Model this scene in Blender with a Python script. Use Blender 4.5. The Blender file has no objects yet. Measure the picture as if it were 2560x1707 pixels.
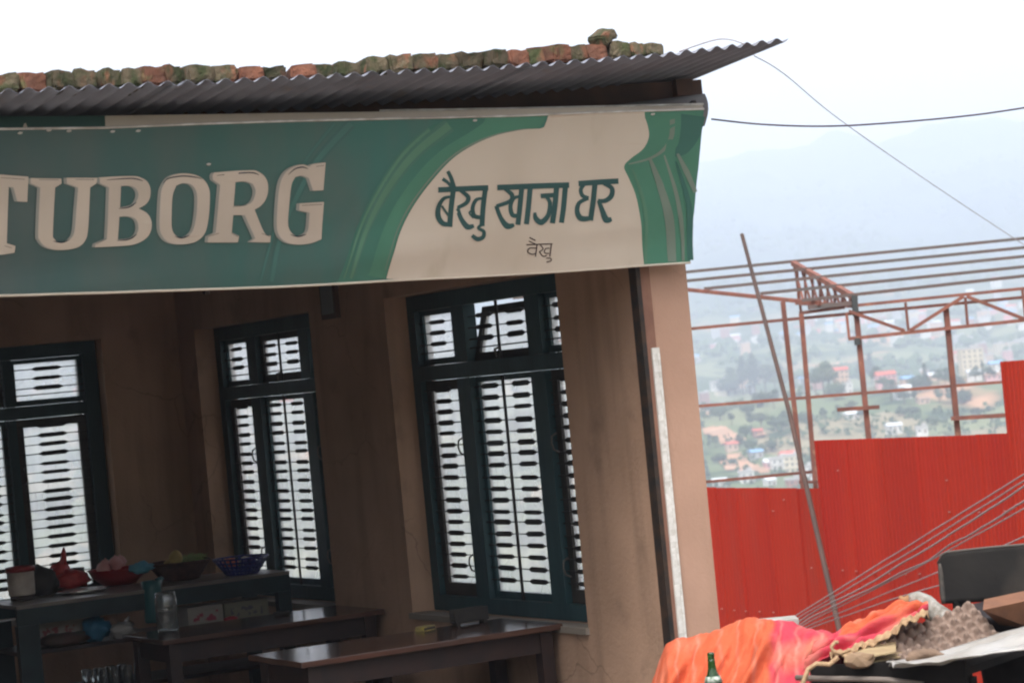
import bpy, bmesh, math, random
from math import sin, cos, tan, pi, radians, atan, sqrt, exp
from mathutils import Vector, Matrix, noise
from mathutils.geometry import tessellate_polygon
random.seed(7)
SC = bpy.context.scene
COL = SC.collection

# ------------------------------------------------------------------ camera
CAMZ = 2.05
F = 6314.0; ROLL = radians(5.4); PITCH = atan(79 / F * cos(ROLL)); CX, CY = 1280.0, 853.5
fw = Vector((0, cos(PITCH), sin(PITCH))); rt0 = Vector((1, 0, 0)); up0 = rt0.cross(fw)
cR, sR = cos(ROLL), sin(ROLL)
CAMP = Vector((0, 0, CAMZ))
img_r = cR * rt0 - sR * up0; img_u = sR * rt0 + cR * up0
cam = bpy.data.cameras.new('camera'); camo = bpy.data.objects.new('camera', cam); COL.objects.link(camo)
M = Matrix((img_r, img_u, -fw)).transposed().to_4x4(); M.translation = CAMP
camo.matrix_world = M
cam.sensor_width = 36; cam.lens = F / 2560 * 36; cam.clip_start = 0.1; cam.clip_end = 20000
cam.dof.use_dof = True; cam.dof.focus_distance = 12.6; cam.dof.aperture_fstop = 6.0
SC.camera = camo
# ------------------------------------------------------------------ sky, sun, exposure
SUN_EL, SUN_AZ = radians(58), radians(195)      # azimuth clockwise from +Y (towards the valley)
w = bpy.data.worlds.new('World'); SC.world = w; w.use_nodes = True
nt = w.node_tree; nt.nodes.clear()
sky = nt.nodes.new('ShaderNodeTexSky'); sky.sky_type = 'NISHITA'; sky.sun_disc = False
sky.sun_elevation = SUN_EL; sky.sun_rotation = SUN_AZ; sky.altitude = 1400; sky.air_density = 1.0; sky.dust_density = 10.0; sky.ozone_density = 0.6
bg = nt.nodes.new('ShaderNodeBackground'); bg.inputs[1].default_value = 0.15
wo = nt.nodes.new('ShaderNodeOutputWorld')
hsv = nt.nodes.new('ShaderNodeHueSaturation'); hsv.inputs['Saturation'].default_value = .12      # bright overcast: nearly colourless sky
nt.links.new(sky.outputs[0], hsv.inputs['Color']); nt.links.new(hsv.outputs[0], bg.inputs[0]); nt.links.new(bg.outputs[0], wo.inputs[0])
sun = bpy.data.lights.new('sun', 'SUN'); sun.energy = 1.0; sun.angle = radians(22); sun.color = (1.0, 0.965, 0.92)
suno = bpy.data.objects.new('sun', sun); COL.objects.link(suno)
sd = Vector((sin(SUN_AZ) * cos(SUN_EL), cos(SUN_AZ) * cos(SUN_EL), sin(SUN_EL)))
suno.rotation_euler = sd.to_track_quat('Z', 'Y').to_euler()
vs = SC.view_settings; vs.view_transform = 'Standard'; vs.look = 'None'; vs.exposure = 1.58; vs.gamma = 1.0; vs.use_curve_mapping = False
SC.render.engine = 'CYCLES'
cy = SC.cycles
cy.use_denoising = True
try: cy.denoiser = 'OPENIMAGEDENOISE'
except Exception: pass
cy.max_bounces = 8; cy.diffuse_bounces = 5; cy.glossy_bounces = 3; cy.transmission_bounces = 4; cy.transparent_max_bounces = 16; cy.volume_bounces = 1
cy.use_adaptive_sampling = False
cy.filter_width = 2.2
cy.caustics_reflective = False; cy.caustics_refractive = False

# ------------------------------------------------------------------ pixel helpers (2560x1707 photograph pixels)
def ray(x, y):
    a = (x - CX) / F; b = -(y - CY) / F
    d = fw + (a * cR + b * sR) * rt0 + (-a * sR + b * cR) * up0
    return d.normalized()
def atY(x, y, Y):
    r = ray(x, y); return CAMP + r * (Y / r.y)
def atZ(x, y, z):
    r = ray(x, y); return CAMP + r * ((z - CAMZ) / r.z)
TH = radians(28.6)
U = Vector((cos(TH), sin(TH), 0)); V = Vector((-sin(TH), cos(TH), 0))
O = atY(1592, 680, 12.0); O.z = 0.0
def toB(p): q = p - O; return Vector((q.dot(U), q.dot(V), p.z))
def B(u, v, z): return O + u * U + v * V + Vector((0, 0, z))
def plane(x, y, p0, n):
    r = ray(x, y); return CAMP + r * ((p0 - CAMP).dot(n) / r.dot(n))
def onV(x, y, v): return toB(plane(x, y, B(0, v, 0), V))
def onU(x, y, u): return toB(plane(x, y, B(u, 0, 0), U))
def bZ(x, y, z): return toB(atZ(x, y, z))

# ------------------------------------------------------------------ mesh builder
class MB:
    def __init__(s): s.v = []; s.f = []
    def add(s, vs, fs):
        k = len(s.v); s.v += [Vector(p) for p in vs]; s.f += [tuple(i + k for i in f) for f in fs]; return s
    def box(s, a, b):
        x0, y0, z0 = a; x1, y1, z1 = b
        return s.add([(x0,y0,z0),(x1,y0,z0),(x1,y1,z0),(x0,y1,z0),(x0,y0,z1),(x1,y0,z1),(x1,y1,z1),(x0,y1,z1)],
                     [(0,3,2,1),(4,5,6,7),(0,1,5,4),(1,2,6,5),(2,3,7,6),(3,0,4,7)])
    def hexa(s, pts): return s.add(pts, [(0,3,2,1),(4,5,6,7),(0,1,5,4),(1,2,6,5),(2,3,7,6),(3,0,4,7)])
    def bar(s, p, q, w, h=None, up=(0, 0, 1)):
        p = Vector(p); q = Vector(q); h = h or w; d = (q - p).normalized(); u = Vector(up)
        if abs(d.dot(u)) > 0.98: u = Vector((0, 1, 0))
        a = d.cross(u).normalized() * (w / 2); b = a.cross(d).normalized() * (h / 2)
        return s.hexa([p - a - b, p + a - b, q + a - b, q - a - b, p - a + b, p + a + b, q + a + b, q - a + b])
    def tube(s, pts, r, n=8, cap=True):
        pts = [Vector(p) for p in pts]; rs = r if isinstance(r, (list, tuple)) else [r] * len(pts)
        rings = []; prev = None
        for i, p in enumerate(pts):
            d = (pts[min(i + 1, len(pts) - 1)] - pts[max(i - 1, 0)]).normalized()
            if prev is None:
                u = Vector((0, 0, 1)) if abs(d.z) < 0.9 else Vector((1, 0, 0)); a = d.cross(u).normalized()
            else: a = (prev - d * prev.dot(d)).normalized()
            prev = a; b = d.cross(a); k = len(s.v)
            s.v += [p + (a * cos(2 * pi * j / n) + b * sin(2 * pi * j / n)) * rs[i] for j in range(n)]
            rings.append(k)
        for r0, r1 in zip(rings, rings[1:]):
            for j in range(n): s.f.append((r0 + j, r0 + (j + 1) % n, r1 + (j + 1) % n, r1 + j))
        if cap: s.f.append(tuple(rings[0] + j for j in reversed(range(n)))); s.f.append(tuple(rings[-1] + j for j in range(n)))
        return s
    def lathe(s, prof, n=24, c=(0, 0, 0)):
        c = Vector(c); k = len(s.v)
        for r, z in prof:
            s.v += [c + Vector((r * cos(2 * pi * j / n), r * sin(2 * pi * j / n), z)) for j in range(n)]
        for i in range(len(prof) - 1):
            for j in range(n):
                a = k + i * n + j; b = k + i * n + (j + 1) % n
                s.f.append((a, b, b + n, a + n))
        return s
    def grid(s, fn, nu, nv):
        k = len(s.v)
        for i in range(nu + 1):
            for j in range(nv + 1): s.v.append(Vector(fn(i / nu, j / nv)))
        for i in range(nu):
            for j in range(nv):
                a = k + i * (nv + 1) + j; s.f.append((a, a + nv + 1, a + nv + 2, a + 1))
        return s
    def lump(s, c, r, sub=2, amp=0.25, fr=2.0, seed=0):
        bm = bmesh.new(); bmesh.ops.create_icosphere(bm, subdivisions=sub, radius=1)
        vs = []
        for v in bm.verts:
            n_ = noise.noise(v.co * fr + Vector((seed, seed * 2.3, 0)))
            vs.append(Vector(c) + Vector((v.co.x * r[0], v.co.y * r[1], v.co.z * r[2])) * (1 + amp * n_))
        s.add(vs, [tuple(v.index for v in f.verts) for f in bm.faces]); bm.free(); return s
    def mesh(s, name, mat=None, smooth=False):
        me = bpy.data.meshes.new(name); me.from_pydata([tuple(p) for p in s.v], [], s.f); me.update()
        if mat: me.materials.append(mat)
        if smooth: me.polygons.foreach_set('use_smooth', [True] * len(me.polygons))
        return me
def link(name, me, parent=None, loc=None, rot=None):
    o = bpy.data.objects.new(name, me); COL.objects.link(o)
    if parent: o.parent = parent
    if loc is not None: o.location = loc
    if rot is not None: o.rotation_euler = rot
    return o
def obj(name, mb, mat, parent=None, smooth=False, loc=None, rot=None, bevel=0, solid=0):
    me = mb.mesh(name, mat, smooth); bm = None
    if bevel:
        bm = bmesh.new(); bm.from_mesh(me)
        bmesh.ops.bevel(bm, geom=list(bm.edges), offset=bevel, segments=2, affect='EDGES', profile=0.6)
        bm.to_mesh(me); bm.free()
    o = link(name, me, parent, loc, rot)
    if solid: m = o.modifiers.new('s', 'SOLIDIFY'); m.thickness = solid; m.offset = 0
    return o
def tag(o, label, cat, group=None):
    o['label'] = label; o['category'] = cat
    if group: o['group'] = group
    return o
def thing(name, label, cat, loc=(0, 0, 0), rz=0, group=None):
    o = link(name, None, None, loc, (0, 0, rz)); o.empty_display_size = 0.2
    return tag(o, label, cat, group)
def dup(o, parent=None):
    c = o.copy(); COL.objects.link(c)
    if parent: c.parent = parent
    for ch in o.children: dup(ch, c)
    return c

# ------------------------------------------------------------------ materials
def mat(name, col, rough=0.7, col2=None, scale=4.0, detail=4, lo=0.35, hi=0.65, bump=0, bscale=None, metal=0, spec=0.3, rnd=0, col3=None, scale3=None, lo3=.55, hi3=.7, stretch=None, trans=0):
    m = bpy.data.materials.new(name); m.use_nodes = True; t = m.node_tree; N = t.nodes; L = t.links
    p = N['Principled BSDF']; p.inputs['Roughness'].default_value = rough; p.inputs['Metallic'].default_value = metal
    p.inputs['Specular IOR Level'].default_value = spec
    tc = N.new('ShaderNodeTexCoord'); src = tc.outputs['Object']
    if stretch:
        mp = N.new('ShaderNodeMapping'); mp.inputs['Scale'].default_value = stretch; L.new(src, mp.inputs[0]); src = mp.outputs[0]
    oi = N.new('ShaderNodeObjectInfo')
    ad = N.new('ShaderNodeVectorMath'); ad.operation = 'ADD'; L.new(src, ad.inputs[0])
    cb = N.new('ShaderNodeMath'); cb.operation = 'MULTIPLY'; cb.inputs[1].default_value = 37.0; L.new(oi.outputs['Random'], cb.inputs[0]); L.new(cb.outputs[0], ad.inputs[1]); src = ad.outputs[0]
    out = None
    def nz(sc, d):
        n = N.new('ShaderNodeTexNoise'); n.inputs['Scale'].default_value = sc; n.inputs['Detail'].default_value = d; L.new(src, n.inputs['Vector']); return n
    def ramp(fac, a, b):
        r = N.new('ShaderNodeMapRange'); r.inputs[1].default_value = a; r.inputs[2].default_value = b; L.new(fac, r.inputs[0]); return r.outputs[0]
    def mix(fac, a, b, ty='MIX'):
        x = N.new('ShaderNodeMix'); x.data_type = 'RGBA'; x.blend_type = ty
        if isinstance(fac, (int, float)): x.inputs[0].default_value = fac
        else: L.new(fac, x.inputs[0])
        for i, c in ((6, a), (7, b)):
            if isinstance(c, tuple): x.inputs[i].default_value = (*c, 1)
            else: L.new(c, x.inputs[i])
        return x.outputs[2]
    cur = col
    if col2 is not None: n = nz(scale, detail); cur = mix(ramp(n.outputs['Fac'], lo, hi), col, col2)
    if col3 is not None: n = nz(scale3 or scale * 3, 5); cur = mix(ramp(n.outputs['Fac'], lo3, hi3), cur, col3)
    if rnd:
        hs = N.new('ShaderNodeHueSaturation'); r = N.new('ShaderNodeMapRange'); r.inputs[3].default_value = 1 - rnd; r.inputs[4].default_value = 1 + rnd
        L.new(oi.outputs['Random'], r.inputs[0]); L.new(r.outputs[0], hs.inputs['Value'])
        if isinstance(cur, tuple): hs.inputs['Color'].default_value = (*cur, 1)
        else: L.new(cur, hs.inputs['Color'])
        cur = hs.outputs[0]
    if isinstance(cur, tuple): p.inputs['Base Color'].default_value = (*cur, 1)
    else: L.new(cur, p.inputs['Base Color'])
    if bump:
        n = nz(bscale or scale * 6, 5); b = N.new('ShaderNodeBump'); b.inputs['Strength'].default_value = min(1, bump); b.inputs['Distance'].default_value = 0.01 * max(1, bump)
        L.new(n.outputs['Fac'], b.inputs['Height']); L.new(b.outputs[0], p.inputs['Normal'])
    if trans: p.inputs['Transmission Weight'].default_value = trans
    m['p'] = 1
    return m
def weather(m, dark, crack=2.2, amount=.6):
    """hairline cracks and vertical grime runs on plaster"""
    t = m.node_tree; N = t.nodes; L = t.links; p = N['Principled BSDF']; src = p.inputs['Base Color'].links[0].from_socket
    tc = N.new('ShaderNodeTexCoord'); nz = N.new('ShaderNodeTexNoise'); nz.inputs['Scale'].default_value = 3.5; nz.inputs['Detail'].default_value = 6; L.new(tc.outputs['Object'], nz.inputs['Vector'])
    mx0 = N.new('ShaderNodeMix'); mx0.data_type = 'VECTOR'; mx0.inputs[0].default_value = .22; L.new(tc.outputs['Object'], mx0.inputs[4]); L.new(nz.outputs['Color'], mx0.inputs[5])
    vo = N.new('ShaderNodeTexVoronoi'); vo.feature = 'DISTANCE_TO_EDGE'; vo.inputs['Scale'].default_value = crack; L.new(mx0.outputs[1], vo.inputs['Vector'])
    r1 = N.new('ShaderNodeMapRange'); r1.inputs[1].default_value = .008; r1.inputs[2].default_value = .002; L.new(vo.outputs['Distance'], r1.inputs[0])
    n2 = N.new('ShaderNodeTexNoise'); n2.inputs['Scale'].default_value = 1.3; L.new(tc.outputs['Object'], n2.inputs['Vector']); r2 = N.new('ShaderNodeMapRange'); r2.inputs[1].default_value = .5; r2.inputs[2].default_value = .6; r2.inputs[4].default_value = amount; L.new(n2.outputs['Fac'], r2.inputs[0])
    ml = N.new('ShaderNodeMath'); ml.operation = 'MULTIPLY'; L.new(r1.outputs[0], ml.inputs[0]); L.new(r2.outputs[0], ml.inputs[1])
    a = N.new('ShaderNodeMix'); a.data_type = 'RGBA'; L.new(ml.outputs[0], a.inputs[0]); L.new(src, a.inputs[6]); a.inputs[7].default_value = (*dark, 1)
    mp = N.new('ShaderNodeMapping'); mp.inputs['Scale'].default_value = (5, 5, .5); L.new(tc.outputs['Object'], mp.inputs[0]); n3 = N.new('ShaderNodeTexNoise'); n3.inputs['Scale'].default_value = 1.4; n3.inputs['Detail'].default_value = 6; L.new(mp.outputs[0], n3.inputs['Vector'])
    r3 = N.new('ShaderNodeMapRange'); r3.inputs[1].default_value = .5; r3.inputs[2].default_value = .78; r3.inputs[4].default_value = amount; L.new(n3.outputs['Fac'], r3.inputs[0])
    b = N.new('ShaderNodeMix'); b.data_type = 'RGBA'; L.new(r3.outputs[0], b.inputs[0]); L.new(a.outputs[2], b.inputs[6]); b.inputs[7].default_value = (*dark, 1)
    L.new(b.outputs[2], p.inputs['Base Color'])
def glassy(name, tint, gloss=0.08, alpha=0.0):
    m = bpy.data.materials.new(name); m.use_nodes = True; t = m.node_tree; N = t.nodes; L = t.links
    N.remove(N['Principled BSDF']); o = N['Material Output']
    tr = N.new('ShaderNodeBsdfTransparent'); tr.inputs[0].default_value = (*tint, 1)
    gl = N.new('ShaderNodeBsdfGlossy'); gl.inputs['Roughness'].default_value = 0.06
    mx = N.new('ShaderNodeMixShader'); mx.inputs[0].default_value = gloss
    L.new(tr.outputs[0], mx.inputs[1]); L.new(gl.outputs[0], mx.inputs[2]); L.new(mx.outputs[0], o.inputs[0])
    return m
m_plaster = mat('plaster_pink', (.455, .28, .20), .9, (.39, .235, .165), 3.0, 5, .35, .7, bump=.22, bscale=60, col3=(.44, .25, .13), scale3=9, lo3=.66, hi3=.8)
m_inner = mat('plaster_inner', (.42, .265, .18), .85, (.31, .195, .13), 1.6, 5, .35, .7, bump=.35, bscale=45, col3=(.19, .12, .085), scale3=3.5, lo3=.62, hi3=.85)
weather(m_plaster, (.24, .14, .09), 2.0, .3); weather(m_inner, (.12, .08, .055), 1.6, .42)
m_ceil = mat('ceiling_smoked', (.15, .12, .1), .9, (.1, .08, .07), 2)
m_floor = mat('floor_cement', (.10, .085, .075), .6, (.07, .06, .05), 2.5, bump=.2)
m_teal = mat('teal_wood', (.024, .058, .066), .45, (.015, .038, .044), 6, 5, bump=.15, bscale=30, stretch=(1, 1, .2))
m_sash = mat('sash_wood', (.045, .04, .036), .55, (.025, .024, .022), 7)
m_bar = mat('grille_black', (.018, .016, .016), .5)
m_glass = glassy('window_glass', (1.0, 1.0, 1.0), .04)
_t = m_glass.node_tree; _o = _t.nodes['Material Output']; _tl = _t.nodes.new('ShaderNodeBsdfTranslucent'); _tl.inputs[0].default_value = (1, 1, .98, 1)
_m2 = _t.nodes.new('ShaderNodeMixShader'); _nz = _t.nodes.new('ShaderNodeTexNoise'); _nz.inputs['Scale'].default_value = 3; _mr = _t.nodes.new('ShaderNodeMapRange'); _mr.inputs[1].default_value = .3; _mr.inputs[2].default_value = .7; _mr.inputs[3].default_value = .2; _mr.inputs[4].default_value = .34
_t.links.new(_nz.outputs['Fac'], _mr.inputs[0]); _t.links.new(_mr.outputs[0], _m2.inputs[0]); _t.links.new(_o.inputs[0].links[0].from_socket, _m2.inputs[1]); _t.links.new(_tl.outputs[0], _m2.inputs[2]); _t.links.new(_m2.outputs[0], _o.inputs[0])
m_pole_w = mat('pale_strip', (.62, .6, .56), .5, (.5, .47, .43), 12)
m_tile = mat('white_tile', (.72, .70, .66), .35, (.55, .52, .47), 20, rnd=.05)
m_grout = mat('grout', (.55, .52, .48), .9)
m_steel_dark = mat('guide_steel', (.02, .018, .017), .5, (.05, .03, .02), 20)
m_sheet = mat('zinc_sheet', (.235, .245, .29), .55, (.17, .175, .205), 3, 5, metal=.15, bump=.1, rnd=.06, col3=(.2, .16, .14), scale3=5, lo3=.64, hi3=.85)
m_fascia = mat('fascia_board', (.2, .19, .195), .8, (.13, .125, .13), 4, bump=.2, stretch=(.3, 1, 1))
m_beam = mat('beam_wood', (.11, .06, .045), .8, (.07, .045, .04), 5)
m_moss = mat('brick_mossy', (.045, .052, .022), .95, (.11, .085, .055), 16, 6, .4, .6, bump=1.0, bscale=60, col3=(.20, .085, .05), scale3=12, lo3=.56, hi3=.68, rnd=.35)
m_red_br = mat('brick_red', (.19, .078, .048), .95, (.125, .06, .04), 14, 5, bump=.8, bscale=60, col3=(.12, .11, .05), scale3=12, lo3=.58, hi3=.7, rnd=.18)
m_wood_top = mat('table_top', (.075, .036, .025), .15, (.04, .021, .017), 5, 6, stretch=(.25, 3, 3), bump=.06, spec=.6)
m_wood_dark = mat('table_frame', (.03, .016, .013), .55, (.018, .012, .011), 8)

# ------------------------------------------------------------------ ground and valley
def sm(a, b, x): t = max(0, min(1, (x - a) / (b - a))); return t * t * (3 - 2 * t)
def lerp_tab(tab, x):
    if x <= tab[0][0]: return tab[0][1]
    for (a, p), (b, q) in zip(tab, tab[1:]):
        if x <= b: return p + (q - p) * (x - a) / (b - a)
    return tab[-1][1]
FRONT = [(0, 0), (13, 0), (18, -.9), (25, -1.6), (32, -4), (60, -14), (120, -36), (250, -74), (420, -98), (560, -88), (680, -66), (760, -45), (850, -37),
         (940, -29), (1020, -22), (1100, -26), (1250, -42), (1420, -32), (1600, -15), (1900, 2), (2200, 22), (2700, 68), (3200, 132), (3900, 226), (4800, 358), (5350, 440), (5600, 446), (5800, 430)]
BACK = [(0, 0), (18, 0), (60, 6), (150, 22), (400, 70), (700, 100), (8000, 120)]
def height(x, y):
    d = sqrt(x * x + y * y); az = abs(math.atan2(x, y))
    f = lerp_tab(FRONT, d)
    if d > 40:
        k = sm(40, 700, d)
        f += k * 7 * noise.fractal(Vector((x, y, 0)) / 130, 1.0, 2.0, 4) * (1 if d < 1150 else 1 + (min(d, 4500) - 1150) / 900)
        f += sm(1150, 2200, d) * 34 * noise.noise(Vector((x * 1.1, y * .45, 5)) / 420)
        f -= sm(1900, 4000, d) * 60 * (sin(x / 620 + 1.0) * .5 + .5) * .5
        f += sm(600, 1000, d) * sm(1150, 1000, d) * (6 * sm(60, 190, x) - 5 * sm(-40, -250, x))
    az_b = sm(radians(48), radians(100), az)
    if az_b > 0: f = f * (1 - az_b) + (lerp_tab(BACK, d) + (0 if d < 30 else .03 * d * noise.noise(Vector((x, y, 9)) / 60) * (1 if d < 900 else 0))) * az_b
    return f - 0.06
rings = [0.0] + [3 * (5800 / 3) ** (i / 180) for i in range(181)]
azs = []
a = -180.0
while a < 180: azs.append(a); a += 0.22 if -16 <= a < 16 else (1.0 if -50 <= a < 50 else 5.0)
gm = MB(); na = len(azs)
for d in rings:
    for a in azs:
        x = d * sin(radians(a)); y = d * cos(radians(a)); gm.v.append(Vector((x, y, height(x, y))))
for i in range(len(rings) - 1):
    for j in range(na):
        j2 = (j + 1) % na; p, q = i * na + j, i * na + j2
        gm.f.append((p, q, q + na, p + na) if i else (p, q + na, p + na))
def ground_mat():
    m = bpy.data.materials.new('hillside'); m.use_nodes = True; t = m.node_tree; N = t.nodes; L = t.links; p = N['Principled BSDF']
    p.inputs['Roughness'].default_value = .95; p.inputs['Specular IOR Level'].default_value = .1
    g = N.new('ShaderNodeNewGeometry')
    def nz(sc, d=5, off=0):
        n = N.new('ShaderNodeTexNoise'); n.inputs['Scale'].default_value = sc; n.inputs['Detail'].default_value = d
        v = N.new('ShaderNodeVectorMath'); v.inputs[1].default_value = (off, off, 0); L.new(g.outputs['Position'], v.inputs[0]); L.new(v.outputs[0], n.inputs['Vector']); return n.outputs['Fac']
    def rng(f, a, b):
        r = N.new('ShaderNodeMapRange'); r.inputs[1].default_value = a; r.inputs[2].default_value = b; L.new(f, r.inputs[0]); return r.outputs[0]
    def mix(f, a, b):
        x = N.new('ShaderNodeMix'); x.data_type = 'RGBA'; L.new(f, x.inputs[0])
        for i, c in ((6, a), (7, b)):
            if isinstance(c, tuple): x.inputs[i].default_value = (*c, 1)
            else: L.new(c, x.inputs[i])
        return x.outputs[2]
    vo = N.new('ShaderNodeTexVoronoi'); vo.inputs['Scale'].default_value = .022; L.new(g.outputs['Position'], vo.inputs['Vector'])
    sep = N.new('ShaderNodeSeparateColor'); L.new(vo.outputs['Color'], sep.inputs[0])
    c = mix(rng(nz(.012), .42, .6), (.05, .078, .036), (.12, .15, .07))
    c = mix(rng(sep.outputs[0], .6, .75), c, (.17, .185, .095))
    c = mix(rng(sep.outputs[1], .82, .9), c, (.24, .20, .12))
    c = mix(rng(nz(.035, 6, 300), .56, .62), c, (.03, .055, .025))
    c = mix(rng(nz(.009, 4, 900), .62, .66), c, (.42, .24, .14))
    ln = N.new('ShaderNodeVectorMath'); ln.operation = 'LENGTH'; L.new(g.outputs['Position'], ln.inputs[0])
    c = mix(rng(ln.outputs['Value'], 1900, 2700), c, mix(rng(nz(.006, 6, 40), .4, .62), (.03, .055, .04), (.06, .09, .05)))
    near = mix(rng(nz(.7), .35, .65), (.24, .21, .18), (.16, .135, .11))
    c = mix(rng(ln.outputs['Value'], 26, 34), near, c)
    L.new(c, p.inputs['Base Color']); return m
m_ground = ground_mat()
g = obj('ground', gm, m_ground, smooth=True); g['kind'] = 'structure'
def hit(x, y, dmin=500, dmax=5700):
    """first point of the hillside along the ray through a photograph pixel"""
    r = ray(x, y); d = dmin
    while d < dmax:
        p = CAMP + r * d
        if p.z < height(p.x, p.y): return p
        d *= 1.004
    return None

# ------------------------------------------------------------------ building: walls, floor, roof
bld = thing('teahouse', 'single-storey pink plastered teahouse with open front and zinc roof', 'building', O, TH)
Z0 = CAMZ
WT = 0.27; RD = 6.06; UL = -5.2; CEIL = Z0 + 1.12
WIN = [(0.785, 2.78), (3.84, 5.75)]; WZ0, WZ1 = Z0 - 1.31, Z0 + .492
def wall_with_holes(along, n0, n1, a0, a1, z0, z1, holes, axis):
    """axis 'u': wall plane u=n0..n1 running along v; axis 'v': plane v=n0..n1 running along u"""
    mb = MB()
    def bx(a, b, za, zb):
        if axis == 'u': mb.box((n0, a, za), (n1, b, zb))
        else: mb.box((a, n0, za), (b, n1, zb))
    cur = a0
    for (h0, h1) in holes:
        bx(cur, h0, z0, z1); bx(h0, h1, z0, WZ0 - .0); bx(h0, h1, WZ1, z1); cur = h1
    bx(cur, a1, z0, z1)
    return mb
obj('right_wall', wall_with_holes(None, 0, WT, .012, RD + WT, -3.6, CEIL + .1, WIN, 'u'), m_inner, bld)
W1 = (-2.54, -.55)
obj('back_wall', wall_with_holes(None, RD, RD + WT, UL - .2, -.001, -3.6, CEIL + .1, [W1], 'v'), m_inner, bld)
obj('left_wall', MB().box((UL - .27, 0.012, -1), (UL, RD, CEIL + .1)), m_inner, bld)
obj('wall_end', MB().box((0.0, -.004, -.4), (WT + .004, .012, CEIL)), m_plaster, bld)
obj('wall_end', MB().box((UL - .28, -.004, -.4), (UL + .03, .012, CEIL)), m_plaster, bld)
obj('floor_slab', MB().box((UL, -.25, -.5), (0, RD, 0)), m_floor, bld)
obj('ceiling', MB().box((UL, .02, CEIL), (0, RD, CEIL + .06)), m_ceil, bld)
obj('front_beam', MB().box((UL, .03, Z0 + .62), (-.001, .25, CEIL)), m_inner, bld)
# sills
for a, b in WIN:
    obj('window_sill', MB().box((-.022, a - .01, WZ0 - .03), (.10, b + .01, WZ0 + .003)), mat('sill', (.2, .17, .14), .7), bld)
obj('window_sill', MB().box((W1[0] - .03, RD - .05, WZ0 - .035), (W1[1] + .03, RD + .1, WZ0 + .004)), mat('sill', (.3, .26, .22), .7), bld)
# shutter guide channel and tile strip on the wall end
obj('shutter_guide', MB().box((-.016, -.016, 0), (.008, -.0045, Z0 + .62)).box((-.016, -.0044, 0), (-.010, .05, Z0 + .62)), m_steel_dark, bld)
obj('jamb_strip', MB().box((.009, -.012, 0), (.062, -.0045, Z0 + .62)), mat('jamb', (.27, .14, .095), .8, (.2, .1, .07), 6), bld)
tz = Z0 + .055
obj('tile_bed', MB().box((.03, -.017, 0), (.073, -.0125, tz)), m_grout, bld)
tme = {k: MB().box((0, 0, 0), (w_, .004, .0286)).mesh('tile', m_tile) for k, w_ in (('a', .0272), ('b', .0128))}
z = tz - .0275
while z > 0:
    link('tile', tme['a'], bld, (.031 + random.uniform(-.0006, .0006), -.0225 + random.uniform(-.0008, .0008), z))
    link('tile', tme['b'], bld, (.059, -.0225 + random.uniform(-.0008, .0008), z)); z -= .0289

# ------------------------------------------------------------------ windows
def plate_bar(L, plates):
    """thin rod with flat spindle plates; runs along x from 0 to L"""
    mb = MB(); mb.bar((0, 0, 0), (L, 0, 0), .006, .006)
    for c in plates:
        h = .0135; w_ = .075; t = .003
        ol = [(-w_ - .03, 0), (-w_ + .005, h), (w_ - .005, h), (w_ + .03, 0), (w_ - .005, -h), (-w_ + .005, -h)]
        vs = [(c + x, -t - .001, zz) for x, zz in ol] + [(c + x, t + .001, zz) for x, zz in ol]
        mb.add(vs, [(0, 1, 2, 3, 4, 5), tuple(range(11, 5, -1))] + [(i, i + 6, (i + 1) % 6 + 6, (i + 1) % 6) for i in range(6)])
    return mb
JW, SC_, MW, CW = .09, .46, .15, .70          # jamb, side column, mullion, centre column
SIDE_ME = plate_bar(SC_, [SC_ / 2]).mesh('grille_bar', m_bar); CEN_ME = plate_bar(CW, [CW * .26, CW * .76]).mesh('grille_bar', m_bar)
m_handle = mat('handle_steel', (.10, .09, .08), .5, metal=.3)
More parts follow.
